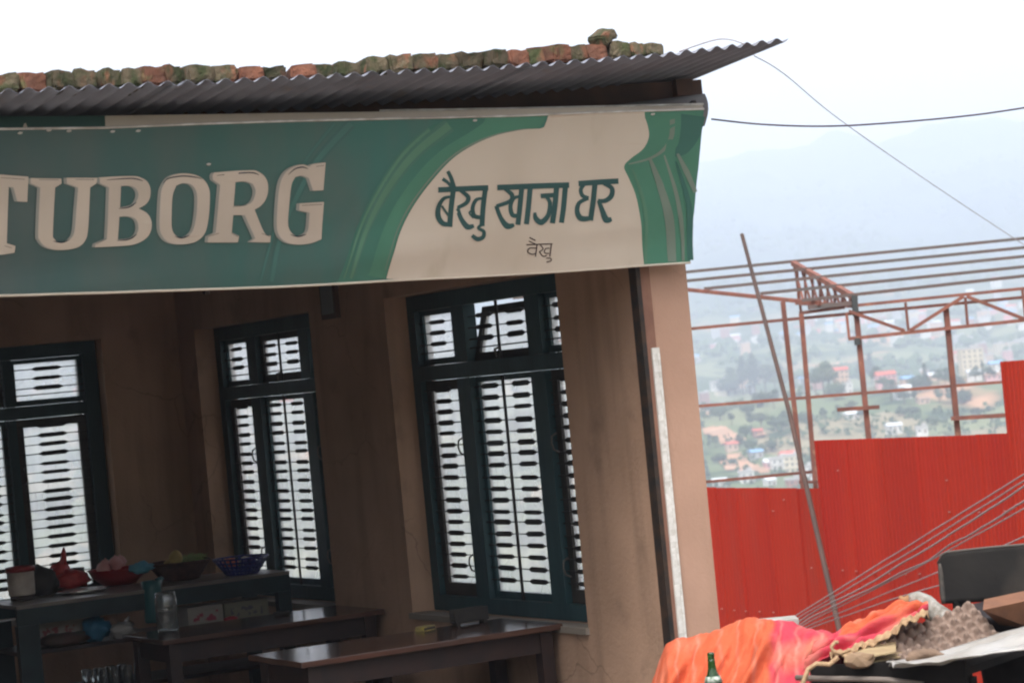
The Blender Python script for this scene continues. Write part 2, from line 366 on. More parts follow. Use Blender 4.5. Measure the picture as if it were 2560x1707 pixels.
def window(a0, width, opened, vertical_axis):
    """local x along the wall, local y outwards, z up; parented to the building"""
    rt = link('window', None, bld); rt.empty_display_size = .1
    if vertical_axis == 'u':   # wall runs along v, outwards = +u  (local x -> -v so that it is right handed: x=-v? keep z up)
        rt.rotation_euler = (0, 0, -pi / 2); rt.location = (.14, a0 + width, 0)      # x -> -v, y -> +u
    else:
        rt.location = (a0, RD + .13, 0)
    k = width / (2 * JW + 2 * SC_ + 2 * MW + CW)
    xs = [0, JW, JW + SC_, JW + SC_ + MW, JW + SC_ + MW + CW, JW + SC_ + 2 * MW + CW, width - JW, width]
    if vertical_axis == 'v': xs = [0, JW, width - 1.42, width - 1.36, width - .66, width - .60, width - .10, width]
    zb, zt = WZ0 + .004, WZ1 - .002; tr0, tr1 = Z0 + 0.0, Z0 + .085
    fr = MB(); D0, D1 = 0, .075
    fr.box((0, D0, zb), (JW, D1, zt)); fr.box((xs[6], D0, zb), (width, D1, zt))
    fr.box((JW, D0, zt - .09), (xs[6], D1, zt)); fr.box((JW, D0, zb), (xs[6], D1, zb + .085))
    obj('frame', fr, m_teal, rt)
    obj('transom', MB().box((JW, D0 - .006, tr0), (xs[6], D1 - .004, tr1)), m_teal, rt)
    for i in (2, 4):
        obj('mullion', MB().box((xs[i], D0 - .003, zb + .085), (xs[i + 1], D1 - .002, tr0 - .001)).box((xs[i], D0 - .003, tr1 + .001), (xs[i + 1], D1 - .002, zt - .091)), m_teal, rt)
    def sash(x0, x1, z0, z1, wd, y0=.035, y1=.068, m=m_sash, tilt=0):
        s = MB(); s.box((0, y0, 0), (wd, y1, z1 - z0)); s.box((x1 - x0 - wd, y0, 0), (x1 - x0, y1, z1 - z0))
        s.box((wd, y0, 0), (x1 - x0 - wd, y1, wd * 1.3)); s.box((wd, y0, z1 - z0 - wd), (x1 - x0 - wd, y1, z1 - z0))
        s2 = obj('sash', s, m, rt, loc=(x0, 0, z0))
        gp = obj('glass_pane', MB().box((wd, .050, wd * 1.3), (x1 - x0 - wd, .053, z1 - z0 - wd)), m_glass, rt, loc=(x0, 0, z0))
        if tilt:
            for q in (s2, gp): q.location = (x0, .005, z0 + 0.0); q.rotation_euler = (tilt, 0, 0)
    L0, L1 = zb + .086, tr0 - .002; U0, U1 = tr1 + .002, zt - .092
    for i in (1, 5): sash(xs[i] + .002, xs[i + 1] - .002, L0, L1, .055)
    for i in (1, 5): sash(xs[i] + .002, xs[i + 1] - .002, U0, U1, .028, m=m_teal)
    sash(xs[3] + .002, xs[4] - .002, L0, L1, .03, m=m_teal)
    sash(xs[3] + .004, xs[4] - .004, U0, U1, .04, tilt=-.25 if opened else 0)
    yb = .024
    for i in (1, 3, 5):
        me = CEN_ME if i == 3 else SIDE_ME
        k_ = (xs[i + 1] - xs[i]) / (CW if i == 3 else SC_); rb = random.Random(int(a0 * 100) + i)
        for q in range(21):
            zz = L1 - .055 - .0622 * q if q < 18 else U1 - .07 - .0622 * (q - 18)
            ob = link('grille_bar', me, rt, (xs[i], yb + rb.uniform(-.002, .002), zz + rb.uniform(-.0035, .0035)), (rb.uniform(-.25, .25), rb.uniform(-.008, .008), 0)); ob.scale = (k_, 1, rb.uniform(.85, 1.12))
        obj('grille_rod', MB().bar((xs[i], yb, U0 + .07), (xs[i + 1], yb, U0 + .07), .008), m_bar, rt)
    xc = (xs[3] + xs[4]) / 2
    obj('grille_upright', MB().box((xc - .011, yb - .012, L0), (xc + .011, yb - .004, L1)), m_bar, rt)
    obj('grille_upright', MB().box((xc - .011, yb - .012, U0), (xc + .011, yb - .004, U1)), m_bar, rt)
    for i in (1, 5):
        for e in (xs[i] + .02, xs[i + 1] - .02):
            obj('grille_upright', MB().box((e - .01, .080, L0), (e + .01, .086, U1)), mat('pale_upright', (.5, .46, .42), .5), rt)
    for i in (2, 4):      # curved pull handles on the casements
        for zz in (Z0 - .33, Z0 - .98):
            x = xs[i] - .03 if i == 2 else xs[i + 1] + .03
            obj('casement_stay', MB().tube([(x, .018, zz), (x, -.012, zz - .015), (x + .004, -.02, zz - .05), (x + .01, -.012, zz - .085), (x + .012, .018, zz - .1)], .005, 6), m_handle, rt, smooth=True)
    obj('hopper_catch', MB().tube([(xc, .018, U0 + .06), (xc + .01, -.02, U0 + .05), (xc + .04, -.03, U0 + .01)], .007, 6), m_handle, rt, smooth=True)
    return rt
window(WIN[0][0], WIN[0][1] - WIN[0][0], True, 'u')
window(WIN[1][0], WIN[1][1] - WIN[1][0], False, 'u')
window(W1[0], W1[1] - W1[0], False, 'v')
# switchboard on the right wall
p0 = onU(830, 755, 0)
sb = obj('switch_board', MB().box((-.03, p0.y - .11, p0.z - .1), (-.001, p0.y + .11, p0.z + .12)), mat('board', (.09, .055, .04), .6), bld, bevel=.004)
obj('switch_panel', MB().box((-.036, p0.y - .08, p0.z - .07), (-.0305, p0.y + .08, p0.z + .1)), mat('panel_grey', (.16, .17, .16), .5), sb)

# ------------------------------------------------------------------ roof
EDGE = [(0, 232), (208, 222), (700, 197), (1231, 170), (1656, 138), (1958, 103)]
edge = [onV(x, y, -.70) for x, y in EDGE]
def edge_z(u):
    tab = [(UL - .5, edge[0].z - .045 * 1)] + [(e.x, e.z) for e in edge] + [(2, edge[-1].z + .03)]
    return lerp_tab(tab, u)
PITCHC = .083
roof = link('roof', None, bld)
def corr_sheet(u0, u1, v0, v1, lift):
    mb = MB(); nper = 8; n = int(round((u1 - u0) / PITCHC * nper)); rows = 5
    for i in range(n + 1):
        u = u0 + (u1 - u0) * i / n
        for j in range(rows + 1):
            v = v0 + (v1 - v0) * j / rows
            zz = edge_z(u) - (v + .70) * (.07 if v < .15 else .07) + .0108 * sin(2 * pi * u / PITCHC) + lift + .004 * noise.noise(Vector((u * 2, v * 2, lift * 100)))
            mb.v.append(Vector((u, v, zz)))
    for i in range(n):
        for j in range(rows):
            a = i * (rows + 1) + j; mb.f.append((a, a + rows + 1, a + rows + 2, a + 1))
    return mb
us = [UL - .55, -4.93, -4.1, -3.27, -2.44, -1.61, -.78, .03, .505]
for i in range(len(us) - 1):
    if us[i + 1] < -4.9 and False: continue
    obj('corrugated_sheet', corr_sheet(us[i] - .09, us[i + 1], -.70 + random.uniform(-.012, .0), RD + .6, .003 * (i % 2)), m_sheet, roof, smooth=True, solid=.0012)
# eave purlin, fascia boards, beam end
obj('eave_beam', MB().hexa([(UL - .3, -.02, edge_z(UL) - .16), (.455, -.02, edge_z(.45) - .18), (.455, .02, edge_z(.45) - .18), (UL - .3, .02, edge_z(UL) - .16),
                            (UL - .3, -.02, edge_z(UL) - .065), (.455, -.02, edge_z(.45) - .075), (.455, .02, edge_z(.45) - .075), (UL - .3, .02, edge_z(UL) - .065)]), m_beam, roof)
obj('fascia_board', MB().grid(lambda s, t: (UL - .3 + s * (.44 - UL + .3), -.03 - .05 * sin(t * pi * .8), (CEIL - .02) * (1 - t) + t * (edge_z(UL - .3 + s * (.44 - UL + .3)) - .15)), 20, 6), m_fascia, roof, smooth=True, solid=.006)
obj('gable_beam', MB().bar((.33, -.06, edge_z(.4) - .11), (.33, RD, edge_z(.4) - .55), .09, .08), m_beam, roof)

# bricks along the roof edge
def brick_mesh(seed, m):
    r = random.Random(seed); mb = MB(); L_, W_, H_ = .108, .2, .062
    me = mb.box((-L_ / 2, 0, 0), (L_ / 2, W_, H_)).mesh('brick', m)
    bm = bmesh.new(); bm.from_mesh(me); bmesh.ops.bevel(bm, geom=list(bm.edges), offset=.009, segments=2, affect='EDGES')
    bmesh.ops.subdivide_edges(bm, edges=[e for e in bm.edges if e.calc_length() > .03], cuts=2, use_grid_fill=True)
    for v in bm.verts:
        n3 = noise.noise_vector(v.co * 22 + Vector((seed * 3.1, 0, 0))); v.co += n3 * .0085
        n3 = noise.noise_vector(v.co * 70 + Vector((seed * 5.1, 0, 0))); v.co += n3 * .0032
    bm.to_mesh(me); bm.free(); return me
BM = [brick_mesh(i, m_moss) for i in range(5)] + [brick_mesh(10 + i, m_red_br) for i in range(3)]
BR = [(20,'m'),(92,'r'),(158,'m'),(215,'m'),(292,'m'),(338,'m'),(385,'r2'),(440,'m'),(505,'m'),(568,'m'),(634,'r'),(700,'m'),(764,'r'),(822,'m'),(885,'m2'),(945,'m2'),(1004,'m'),(1065,'m'),(1130,'m2'),(1190,'m'),(1250,'m'),(1310,'r2'),(1356,'m'),(1404,'r2'),(1455,'m'),(1506,'r2'),(1552,'m'),(1606,'m'),(1652,'m')]
tops = [(0,190),(92,180),(158,180),(215,164),(292,168),(372,170),(440,160),(505,164),(568,162),(634,166),(764,160),(885,150),(1004,134),(1130,124),(1250,112),(1404,106),(1506,100),(1606,104),(1660,104)]
ORD = ['first', 'second', 'third', 'fourth', 'fifth', 'sixth', 'seventh', 'eighth', 'ninth', 'tenth', 'eleventh', 'twelfth', 'thirteenth', 'fourteenth', 'fifteenth', 'sixteenth', 'seventeenth', 'eighteenth', 'nineteenth', 'twentieth'] + ['twenty-' + q for q in ('first', 'second', 'third', 'fourth', 'fifth', 'sixth', 'seventh', 'eighth', 'ninth')]
for ib, (px, k) in enumerate(BR):
    if k == 'm': me = random.choice(BM[:5]); lab = 'dark mossy brick, %s in the roof-edge row counted from the bare zinc corner' % ORD[len(BR) - 1 - ib]
    elif k == 'm2': me = random.choice(BM[:5]); lab = 'dark mossy brick, %s in the roof-edge row counted from the bare zinc corner' % ORD[len(BR) - 1 - ib]
    else: me = random.choice(BM[5:]); lab = 'bare orange-red brick, %s in the roof-edge row counted from the bare zinc corner' % ORD[len(BR) - 1 - ib]
    e = onV(px, lerp_tab(EDGE, px) - 4, -.655)
    sc = (lerp_tab(EDGE, px) - lerp_tab(tops, px)) * 11.6 / F / .066
    o = link('brick', me, None, B(e.x, -.655 + random.uniform(-.02, .05), edge_z(e.x) + .006), (random.uniform(-.05, .05), random.uniform(-.09, .09), TH + random.uniform(-.3, .3)))
    o.scale = (random.uniform(.82, 1.1), 1, max(.75, min(1.25, sc))); tag(o, lab, 'brick', 'bricks along the roof edge')
e = onV(1535, 100, -.6)
o = link('brick', BM[1], None, B(e.x - .02, -.62, edge_z(e.x) + .085), (.1, -.5, TH + .15)); o.scale = (.8, .55, .8); tag(o, 'mossy green brick tilted on top of the roof-edge brick row', 'brick')

# ------------------------------------------------------------------ banner
VT, VB, ZT, ZB = -.38, -.10, Z0 + 1.14, Z0 + .45
bp0 = B(0, VT, ZT); btop = B(0, VB, ZB)
bdn = (btop - bp0).normalized(); bn = U.cross(bdn).normalized()     # faces the street
if bn.dot(V) > 0: bn = -bn
def bpx(x, y):
    p = plane(x, y, bp0, bn) - bp0; return Vector((p.dot(U), p.dot(bdn)))
def wr(s, t):
    f = .010 * sin(t * 17 + s * 1.5) * sm(.25, .7, t) * (.4 + .6 * noise.noise(Vector((s * 1.2, t * 2, 3))))
    return f * 1.5 + .016 * noise.noise(Vector((s * 1.1, t * 1.7, 0))) + .006 * sin(t * 38 + s * 2) * sm(.35, .6, t) * max(0, noise.noise(Vector((s * 1.7, 4, 1)))) + .004 * noise.noise(Vector((s * 9, t * 2, 7)))
def b3(s, t, off): return bp0 + U * s + bdn * t + bn * (wr(s, t) + off)
TOPL = [(-700, 324), (0, 322), (268, 320), (700, 304), (1000, 296), (1300, 290.6), (1758, 272.6)]
BOTL = [(-700, 748), (0, 738), (431, 724), (700, 716), (900, 707), (1150, 694), (1400, 678), (1723, 654)]
def topy(x): return lerp_tab(TOPL, x)
def boty(x): return lerp_tab(BOTL, x)
banner = thing('banner_sign', 'long green and cream printed banner with TUBORG lettering hung under the roof', 'banner', B(0, VT, ZT), 0)
def sheet2d(name, loops, off, m, px=True, faces=None, parent=None):
    """flat print: polygon (with holes) in banner space, cut into a grid so that it follows the folds"""
    bm = bmesh.new()
    if faces is None:
        lp = [[Vector((*(bpx(*p) if px else p), 0)) for p in l] for l in loops]
        flat = [bm.verts.new(p) for l in lp for p in l]
        for tri in tessellate_polygon(lp):
            try: bm.faces.new([flat[i] for i in tri])
            except ValueError: pass
    else:
        for quad in faces:
            try: bm.faces.new([bm.verts.new((*bpx(*p), 0)) for p in quad])
            except ValueError: pass
        bmesh.ops.remove_doubles(bm, verts=bm.verts, dist=1e-6)
    def cut(ax, step):
        vals = [v.co[ax] for v in bm.verts]; k = math.floor(min(vals) / step) + 1
        while k * step < max(vals):
            c = Vector((0, 0, 0)); c[ax] = k * step; n_ = Vector((0, 0, 0)); n_[ax] = 1
            bmesh.ops.bisect_plane(bm, geom=bm.verts[:] + bm.edges[:] + bm.faces[:], plane_co=c, plane_no=n_); k += 1
    cut(0, .1); cut(1, .05)
    for v in bm.verts: v.co = b3(v.co.x, v.co.y, off) - B(0, VT, ZT)
    bm.normal_update()
    for f in bm.faces:
        if f.normal.dot(bn) < 0: f.normal_flip()
    me = bpy.data.meshes.new(name); bm.to_mesh(me); bm.free(); me.materials.append(m)
    me.polygons.foreach_set('use_smooth', [True] * len(me.polygons))
    return link(name, me, parent or banner)
def vinyl(name, col, **k): return mat(name, col, .42, tuple(c * .82 for c in col), 3, 5, .3, .75, spec=.35, **k)
m_cream = mat('vinyl_cream', (.60, .52, .43), .45, (.54, .46, .37), 2.5, 5, .35, .7, col3=(.42, .35, .25), scale3=4, lo3=.62, hi3=.85, stretch=(1, 1, .35))
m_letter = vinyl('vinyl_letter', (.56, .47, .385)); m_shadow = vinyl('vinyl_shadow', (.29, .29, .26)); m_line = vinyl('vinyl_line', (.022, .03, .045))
m_hi = vinyl('vinyl_hi', (.5, .47, .40))
m_midg = vinyl('vinyl_mid_green', (.078, .235, .158)); m_band2 = vinyl('vinyl_band', (.058, .190, .142)); m_streak = vinyl('vinyl_streak', (.10, .235, .155)); m_streak2 = vinyl('vinyl_streak_dim', (.062, .165, .142)); m_glow = vinyl('vinyl_glow', (.07, .185, .14)); m_glow2 = vinyl('vinyl_glow_dim', (.055, .135, .122))
m_pale = vinyl('vinyl_pale_streak', (.19, .25, .20)); m_deva = vinyl('vinyl_text', (.03, .09, .088)); m_small = vinyl('vinyl_small_text', (.05, .028, .03)); m_dkg = vinyl('vinyl_right_green', (.05, .155, .125))
# background with printed left-to-right gradient
m_bg = mat('vinyl_green', (.032, .066, .062), .42, (.024, .052, .05), 3, 5, spec=.35)
t = m_bg.node_tree; P_ = t.nodes['Principled BSDF']; tc = t.nodes.new('ShaderNodeTexCoord'); sp = t.nodes.new('ShaderNodeSeparateXYZ'); t.links.new(tc.outputs['Object'], sp.inputs[0])
rp = t.nodes.new('ShaderNodeValToRGB'); mr = t.nodes.new('ShaderNodeMapRange'); mr.inputs[1].default_value = -3.2; mr.inputs[2].default_value = -.6
t.links.new(sp.outputs[0], mr.inputs[0]); t.links.new(mr.outputs[0], rp.inputs[0])
el = rp.color_ramp.elements; el[0].color = (.060, .088, .090, 1); el[1].color = (.065, .215, .165, 1)
e2 = el.new(.45); e2.color = (.045, .116, .104, 1); e3 = el.new(.78); e3.color = (.046, .155, .130, 1)
nzn = t.nodes.new('ShaderNodeTexNoise'); nzn.inputs['Scale'].default_value = 2.2; nzn.inputs['Detail'].default_value = 6
mpn = t.nodes.new('ShaderNodeMapping'); mpn.inputs['Scale'].default_value = (2.2, 2.2, .5); t.links.new(tc.outputs['Object'], mpn.inputs[0]); t.links.new(mpn.outputs[0], nzn.inputs['Vector'])
mrn = t.nodes.new('ShaderNodeMapRange'); mrn.inputs[1].default_value = .42; mrn.inputs[2].default_value = .74; mrn.inputs[4].default_value = .45; t.links.new(nzn.outputs['Fac'], mrn.inputs[0])
mxn = t.nodes.new('ShaderNodeMix'); mxn.data_type = 'RGBA'; t.links.new(mrn.outputs[0], mxn.inputs[0]); t.links.new(rp.outputs[0], mxn.inputs[6]); mxn.inputs[7].default_value = (.11, .115, .105, 1); t.links.new(mxn.outputs[2], P_.inputs['Base Color'])
xs_ = list(range(-700, 1701, 60)) + [1738]
loop = [(x, topy(x)) for x in xs_] + [(1758, 272.6), (1745, 420), (1738, 480), (1723, 654)] + [(x, boty(x)) for x in reversed(xs_[:-1])]
sheet2d('banner_face', [loop], 0, m_bg)
K = 1.0884
def s2(pts): return [(x * K, y * K) for x, y in pts]
def catmull(pts, n=6, closed=False):
    P = [Vector(p) for p in pts]; out = []; N_ = len(P)
    for i in range(N_ if closed else N_ - 1):
        g = (lambda k: P[k % N_]) if closed else (lambda k: P[max(0, min(N_ - 1, k))])
        a, b, c, d = g(i - 1), g(i), g(i + 1), g(i + 2)
        for j in range(n):
            t_ = j / n; out.append(tuple(.5 * ((2 * b) + (c - a) * t_ + (2 * a - 5 * b + 4 * c - d) * t_ ** 2 + (3 * b - a - 3 * c + d) * t_ ** 3)))
    if not closed: out.append(tuple(P[-1]))
    return out
def ribbon(pts, wd, smooth=True):
    P = [Vector(p) for p in (catmull(pts) if smooth and len(pts) > 2 else pts)]; n = len(P); q = []
    for i in range(n):
        d = (P[min(i + 1, n - 1)] - P[max(i - 1, 0)]); d = d.normalized() if d.length else Vector((1, 0)); nn = Vector((-d.y, d.x))
        w_ = wd if not isinstance(wd, (list, tuple)) else lerp_tab([(k / (len(wd) - 1), x) for k, x in enumerate(wd)], i / (n - 1))
        q.append((P[i] + nn * w_ / 2, P[i] - nn * w_ / 2))
    return [(tuple(a[0]), tuple(b[0]), tuple(b[1]), tuple(a[1])) for a, b in zip(q, q[1:])]
LARC = s2(catmull([(889, 641), (900, 590), (920, 530), (950, 470), (985, 420), (1030, 370), (1080, 335), (1140, 310), (1200, 298), (1240, 296)]))
LARC = [(x, min(y, boty(x) - 1.5)) for x, y in LARC]
# green swoosh left of the cream field
OUT = s2(catmull([(775, 650), (800, 580), (830, 500), (870, 420), (920, 345), (975, 297), (1010, 281)]))
OUT = [(x, max(min(y, boty(x) - 1.5), topy(x) + 1.5)) for x, y in OUT]
sheet2d('printed_swoosh', [OUT + [(x, topy(x) + 1.5) for x in range(1110, 1370, 30)] + [(1368, topy(1368) + 1.5), (1364, 308), (1350, 322)] + LARC[::-1]], .0012, m_band2)
sheet2d('printed_swoosh', [s2([(845, 633)]) + s2(catmull([(850, 625), (868, 560), (905, 475), (955, 400), (1010, 345), (1075, 305), (1110, 282)])) + [(x, topy(x) + 1.5) for x in range(1215, 1370, 30)] + [(1366, topy(1366) + 1.5), (1362, 306), (1349, 319)] + [(x - 1, y) for x, y in LARC[::-1]]], .0022, m_midg)
for pts, wd, m_, off in [([(790, 640), (806, 585), (838, 500), (876, 425), (925, 352), (985, 297)], [3, 5, 7, 9], m_streak, .003), ([(806, 640), (822, 580), (852, 505), (892, 428), (950, 352), (1030, 287)], [6, 10, 16, 20], m_streak, .0034),
                     ([(597, 646), (612, 590), (650, 470), (700, 370), (768, 285)], [4, 5, 6], m_streak2, .0012), ([(622, 646), (640, 560), (672, 470), (725, 372), (805, 284)], [9, 9, 12, 14], m_streak2, .0016)]:
    q = s2(pts); q = [(x, max(min(y, boty(x) - 4), topy(x) + 6)) for x, y in q]
    sheet2d('printed_streak', None, off - .0004, m_glow if m_ is m_streak else m_glow2, faces=ribbon(q, [x * 1.9 for x in wd]))
    sheet2d('printed_streak', None, off, m_, faces=ribbon(q, wd))
hl = [(x - 9, y + 1) for x, y in LARC[3:-2]]
sheet2d('printed_streak', None, .0036, m_pale, faces=ribbon(hl[::2], [1.5, 4, 5, 4], False))
# cream field
RIGHT = s2(catmull([(1480, 268), (1487, 290), (1489, 315), (1476, 342), (1448, 364), (1433, 383), (1444, 410), (1460, 450), (1471, 510), (1475, 560), (1477, 606)]))
RIGHT = [(x, min(y, boty(x) - 2)) for x, y in RIGHT]; RIGHT[0] = (RIGHT[0][0], topy(RIGHT[0][0]) + 1.5)
cream = LARC + s2([(1250, 293), (1257, 277)]) + [(1372, topy(1372) + 1.5)] + [(x, topy(x) + 1.5) for x in range(1400, 1600, 40)] + RIGHT + [(x, boty(x) - 1.5) for x in range(1560, 980, -40)]
sheet2d('printed_cream_field', [cream], .0048, m_cream)
# right-hand green curves
RE = lambda y: lerp_tab([(272, 1756), (420, 1743), (480, 1736), (654, 1721)], y)
sheet2d('printed_right_border', [RIGHT + [(1660, boty(1660) - 1.5), (1719, boty(1719) - 1.5), (1734, 480), (1741, 420), (1754, 274.5), (1680, topy(1680) + 1.5)]], .0024, m_midg)
def z5(p): return [(900 + x / 2.6133, 380 + y / 2.6133) for x, y in p]
def z3(p): return [(1200 + x / 2.94, 60 + y / 2.94) for x, y in p]
sheet2d('printed_streak', None, .0032, m_dkg, faces=ribbon(z3([(1560, 670), (1540, 800), (1480, 920), (1360, 970)]), [60, 50, 30, 4]))
sheet2d('printed_streak', None, .0036, m_pale, faces=ribbon(z3([(1410, 680), (1405, 820), (1350, 920), (1240, 990), (1090, 1030)]), [13, 12, 9, 6, 3]))
sheet2d('printed_streak', None, .0042, m_pale, faces=ribbon(z5([(1890, 40), (1960, 220), (2010, 400), (2030, 560), (2030, 712)]), [6, 18, 22, 22, 20]))
sheet2d('printed_streak', None, .0042, m_pale, faces=ribbon(z5([(1985, 20), (2050, 220), (2085, 400), (2105, 560), (2102, 706)]), [4, 9, 11, 9, 7]))
sheet2d('printed_streak', None, .0046, m_pale, faces=ribbon(z5([(2070, 10), (2130, 130), (2185, 260)]), [6, 14, 10]))
sheet2d('printed_streak', None, .0046, m_dkg, faces=ribbon(z5([(2060, 60), (2120, 250), (2150, 430), (2150, 700)]), [4, 12, 16, 14]))
sheet2d('printed_streak', None, .0046, m_streak, faces=ribbon(z5([(1775, 110), (1830, 250), (1865, 420), (1868, 600), (1862, 720)]), [3, 8, 9, 8, 6]))
# TUBORG
def z4(p): return [(x / 2.735, 380 + y / 2.735) for x, y in p]
Tr = [(0, 150), (90, 158), (190, 165), (183, 340), (115, 335), (88, 240), (56, 235), (44, 622), (105, 642), (100, 690), (0, 702)]
LET = {
 'T': [Tr + [(-x * 1.0 - 8, y - 2 if y < 400 else y + 8) for x, y in Tr[::-1][1:-1]]],
 'U': [[(205, 175), (415, 178), (415, 213), (372, 240), (358, 545), (368, 590), (392, 612), (420, 618), (450, 612), (478, 595), (505, 545), (518, 390), (530, 240), (452, 212), (450, 172), (660, 174), (655, 212), (612, 240), (598, 530), (580, 605), (545, 645), (490, 665), (420, 671), (355, 664), (300, 640), (268, 600), (258, 550), (270, 240), (206, 212)]],
 'B': [[(678, 184), (690, 170), (900, 164), (960, 174), (1005, 202), (1026, 250), (1022, 310), (995, 355), (945, 384), (1000, 415), (1030, 465), (1030, 530), (1000, 585), (930, 625), (840, 640), (648, 651), (652, 625), (728, 592), (742, 240), (680, 212)],
       [(825, 232), (890, 231), (928, 250), (944, 285), (934, 328), (902, 362), (818, 378)], [(812, 440), (880, 438), (925, 458), (942, 500), (936, 548), (900, 585), (803, 598)]],
 'O': [[(1245, 145), (1330, 155), (1390, 188), (1424, 245), (1430, 320), (1418, 470), (1392, 560), (1330, 612), (1235, 628), (1155, 616), (1108, 575), (1086, 500), (1095, 300), (1112, 230), (1160, 168)],
       [(1250, 211), (1305, 222), (1338, 268), (1344, 340), (1336, 440), (1318, 525), (1285, 565), (1235, 580), (1192, 562), (1170, 515), (1168, 430), (1176, 300), (1202, 228)]],
 'R': [[(1450, 158), (1462, 138), (1700, 122), (1765, 134), (1812, 176), (1828, 240), (1815, 310), (1780, 362), (1735, 391), (1803, 548), (1846, 568), (1843, 615), (1705, 613), (1742, 588), (1668, 428), (1590, 428), (1580, 548), (1630, 572), (1622, 615), (1415, 615), (1420, 572), (1470, 548), (1500, 222), (1452, 188)],
       [(1606, 204), (1672, 198), (1722, 214), (1742, 262), (1724, 328), (1682, 358), (1592, 366)]],
 'G': [[(2060, 82), (2110, 98), (2135, 80), (2220, 68), (2205, 258), (2135, 262), (2105, 175), (2060, 158), (2012, 168), (1986, 225), (1972, 360), (1966, 490), (1990, 550), (2035, 572), (2085, 555), (2105, 520), (2112, 412), (2040, 395), (2042, 348), (2210, 338), (2195, 595), (2120, 622), (2030, 630), (1950, 612), (1900, 560), (1887, 470), (1900, 260), (1930, 160), (1985, 105)]]}
def soften(l, n=5):
    P = [Vector(p) for p in l]; N_ = len(P); cor = []
    for i in range(N_):
        a, b = P[i] - P[i - 1], P[(i + 1) % N_] - P[i]; cor.append(a.angle(b, 0) > radians(48))
    out = []
    for i in range(N_):
        b, c = P[i], P[(i + 1) % N_]; a = P[i - 1] if not cor[i] else b - (c - b) * .5; d = P[(i + 2) % N_] if not cor[(i + 1) % N_] else c + (c - b) * .5
        if cor[i] and cor[(i + 1) % N_]: out.append(tuple(b)); continue
        for j in range(n):
            t_ = j / n; out.append(tuple(.5 * ((2 * b) + (c - a) * t_ + (2 * a - 5 * b + 4 * c - d) * t_ ** 2 + (3 * b - a - 3 * c + d) * t_ ** 3)))
    return out
for k, lps in LET.items():
    L4 = [z4(soften(l)) for l in lps]
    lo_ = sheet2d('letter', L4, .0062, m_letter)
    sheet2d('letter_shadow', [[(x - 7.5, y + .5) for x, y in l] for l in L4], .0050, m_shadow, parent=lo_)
LN = [[(0, 172), (165, 184)], [(262, 185), (395, 187)], [(512, 184), (640, 186)], [(725, 189), (900, 180), (975, 197)], [(1112, 215), (1150, 180), (1245, 163), (1330, 170), (1378, 182)], [(1480, 158), (1700, 138), (1765, 154)], [(1965, 150), (2010, 112), (2060, 100), (2100, 112)], [(2150, 97), (2208, 88)],
      [(362, 606), (420, 617), (472, 600)], [(808, 384), (880, 374), (930, 342)], [(795, 603), (880, 594), (932, 560)], [(1190, 572), (1240, 583), (1292, 566)], [(1588, 372), (1680, 360)], [(1422, 572), (1492, 552)], [(1578, 553), (1626, 576)], [(1785, 553), (1842, 574)], [(1982, 562), (2035, 575), (2092, 560)], [(2058, 362), (2198, 355)], [(655, 628), (725, 592)], [(30, 640), (80, 655)]]
for l in LN: sheet2d('letter_line', None, .0068, m_line, faces=ribbon(z4(l), [1, 3, 3.2, 1.2]))
# Devanagari
DV = [([(505, 245), (832, 231)], 12), ([(566, 122), (590, 170), (608, 238)], [8, 9, 12]), ([(532, 172), (566, 196), (600, 238)], [8, 7, 6]), ([(604, 245), (592, 370), (582, 487)], 11.5),
      ([(598, 290), (545, 300), (512, 350), (508, 420), (540, 466), (590, 470)], [5, 8, 10, 12, 11, 8]), ([(530, 350), (592, 440)], 5),
      ([(652, 250), (700, 290), (690, 330), (635, 362)], [7, 10, 9, 8]), ([(632, 358), (655, 430), (695, 485), (738, 478)], [9, 10, 13, 7]), ([(800, 300), (755, 310), (732, 360), (742, 415), (790, 425)], [5, 8, 9, 10, 8]), ([(735, 375), (710, 395), (735, 430)], [3, 4, 3]), ([(812, 240), (800, 350), (790, 480)], 11),
      ([(790, 470), (765, 492), (800, 515), (795, 552), (758, 564), (724, 540)], [7, 6, 8, 9, 10, 8]),
      ([(890, 229), (1362, 214)], 12), ([(935, 235), (985, 275), (975, 318), (885, 352)], [7, 10, 9, 8]), ([(885, 350), (915, 430), (955, 480), (1000, 472)], [9, 10, 14, 7]), ([(1040, 288), (1000, 300), (978, 350), (990, 408), (1032, 412)], [5, 8, 9, 10, 8]), ([(1052, 230), (1040, 350), (1024, 472)], 11),
      ([(1108, 228), (1096, 350), (1080, 468)], 11.5), ([(1176, 286), (1268, 280)], 10), ([(1212, 290), (1236, 330), (1224, 410), (1178, 455), (1142, 430), (1136, 392)], [7, 9, 10, 13, 11, 6]), ([(1280, 225), (1268, 350), (1250, 462)], 11.5), ([(1338, 222), (1326, 350), (1310, 460)], 11.5),
      ([(1425, 206), (1687, 190)], 12), ([(1462, 212), (1440, 245), (1452, 285), (1492, 300)], [8, 9, 9, 7]), ([(1490, 302), (1430, 330), (1415, 385), (1440, 432), (1500, 432)], [7, 9, 11, 13, 9]), ([(1534, 210), (1520, 330), (1502, 446)], 11.5),
      ([(1590, 205), (1642, 235), (1640, 285), (1600, 318), (1552, 318)], [8, 10, 11, 10, 8]), ([(1556, 316), (1580, 380), (1605, 440), (1640, 436)], [8, 11, 15, 8])]
for i, (pts, wd) in enumerate(DV): sheet2d('script_stroke', None, .0058 + .0003 * (i % 7), m_deva, faces=ribbon(z5(pts), [q * 1.14 for q in wd] if isinstance(wd, list) else wd * 1.14))
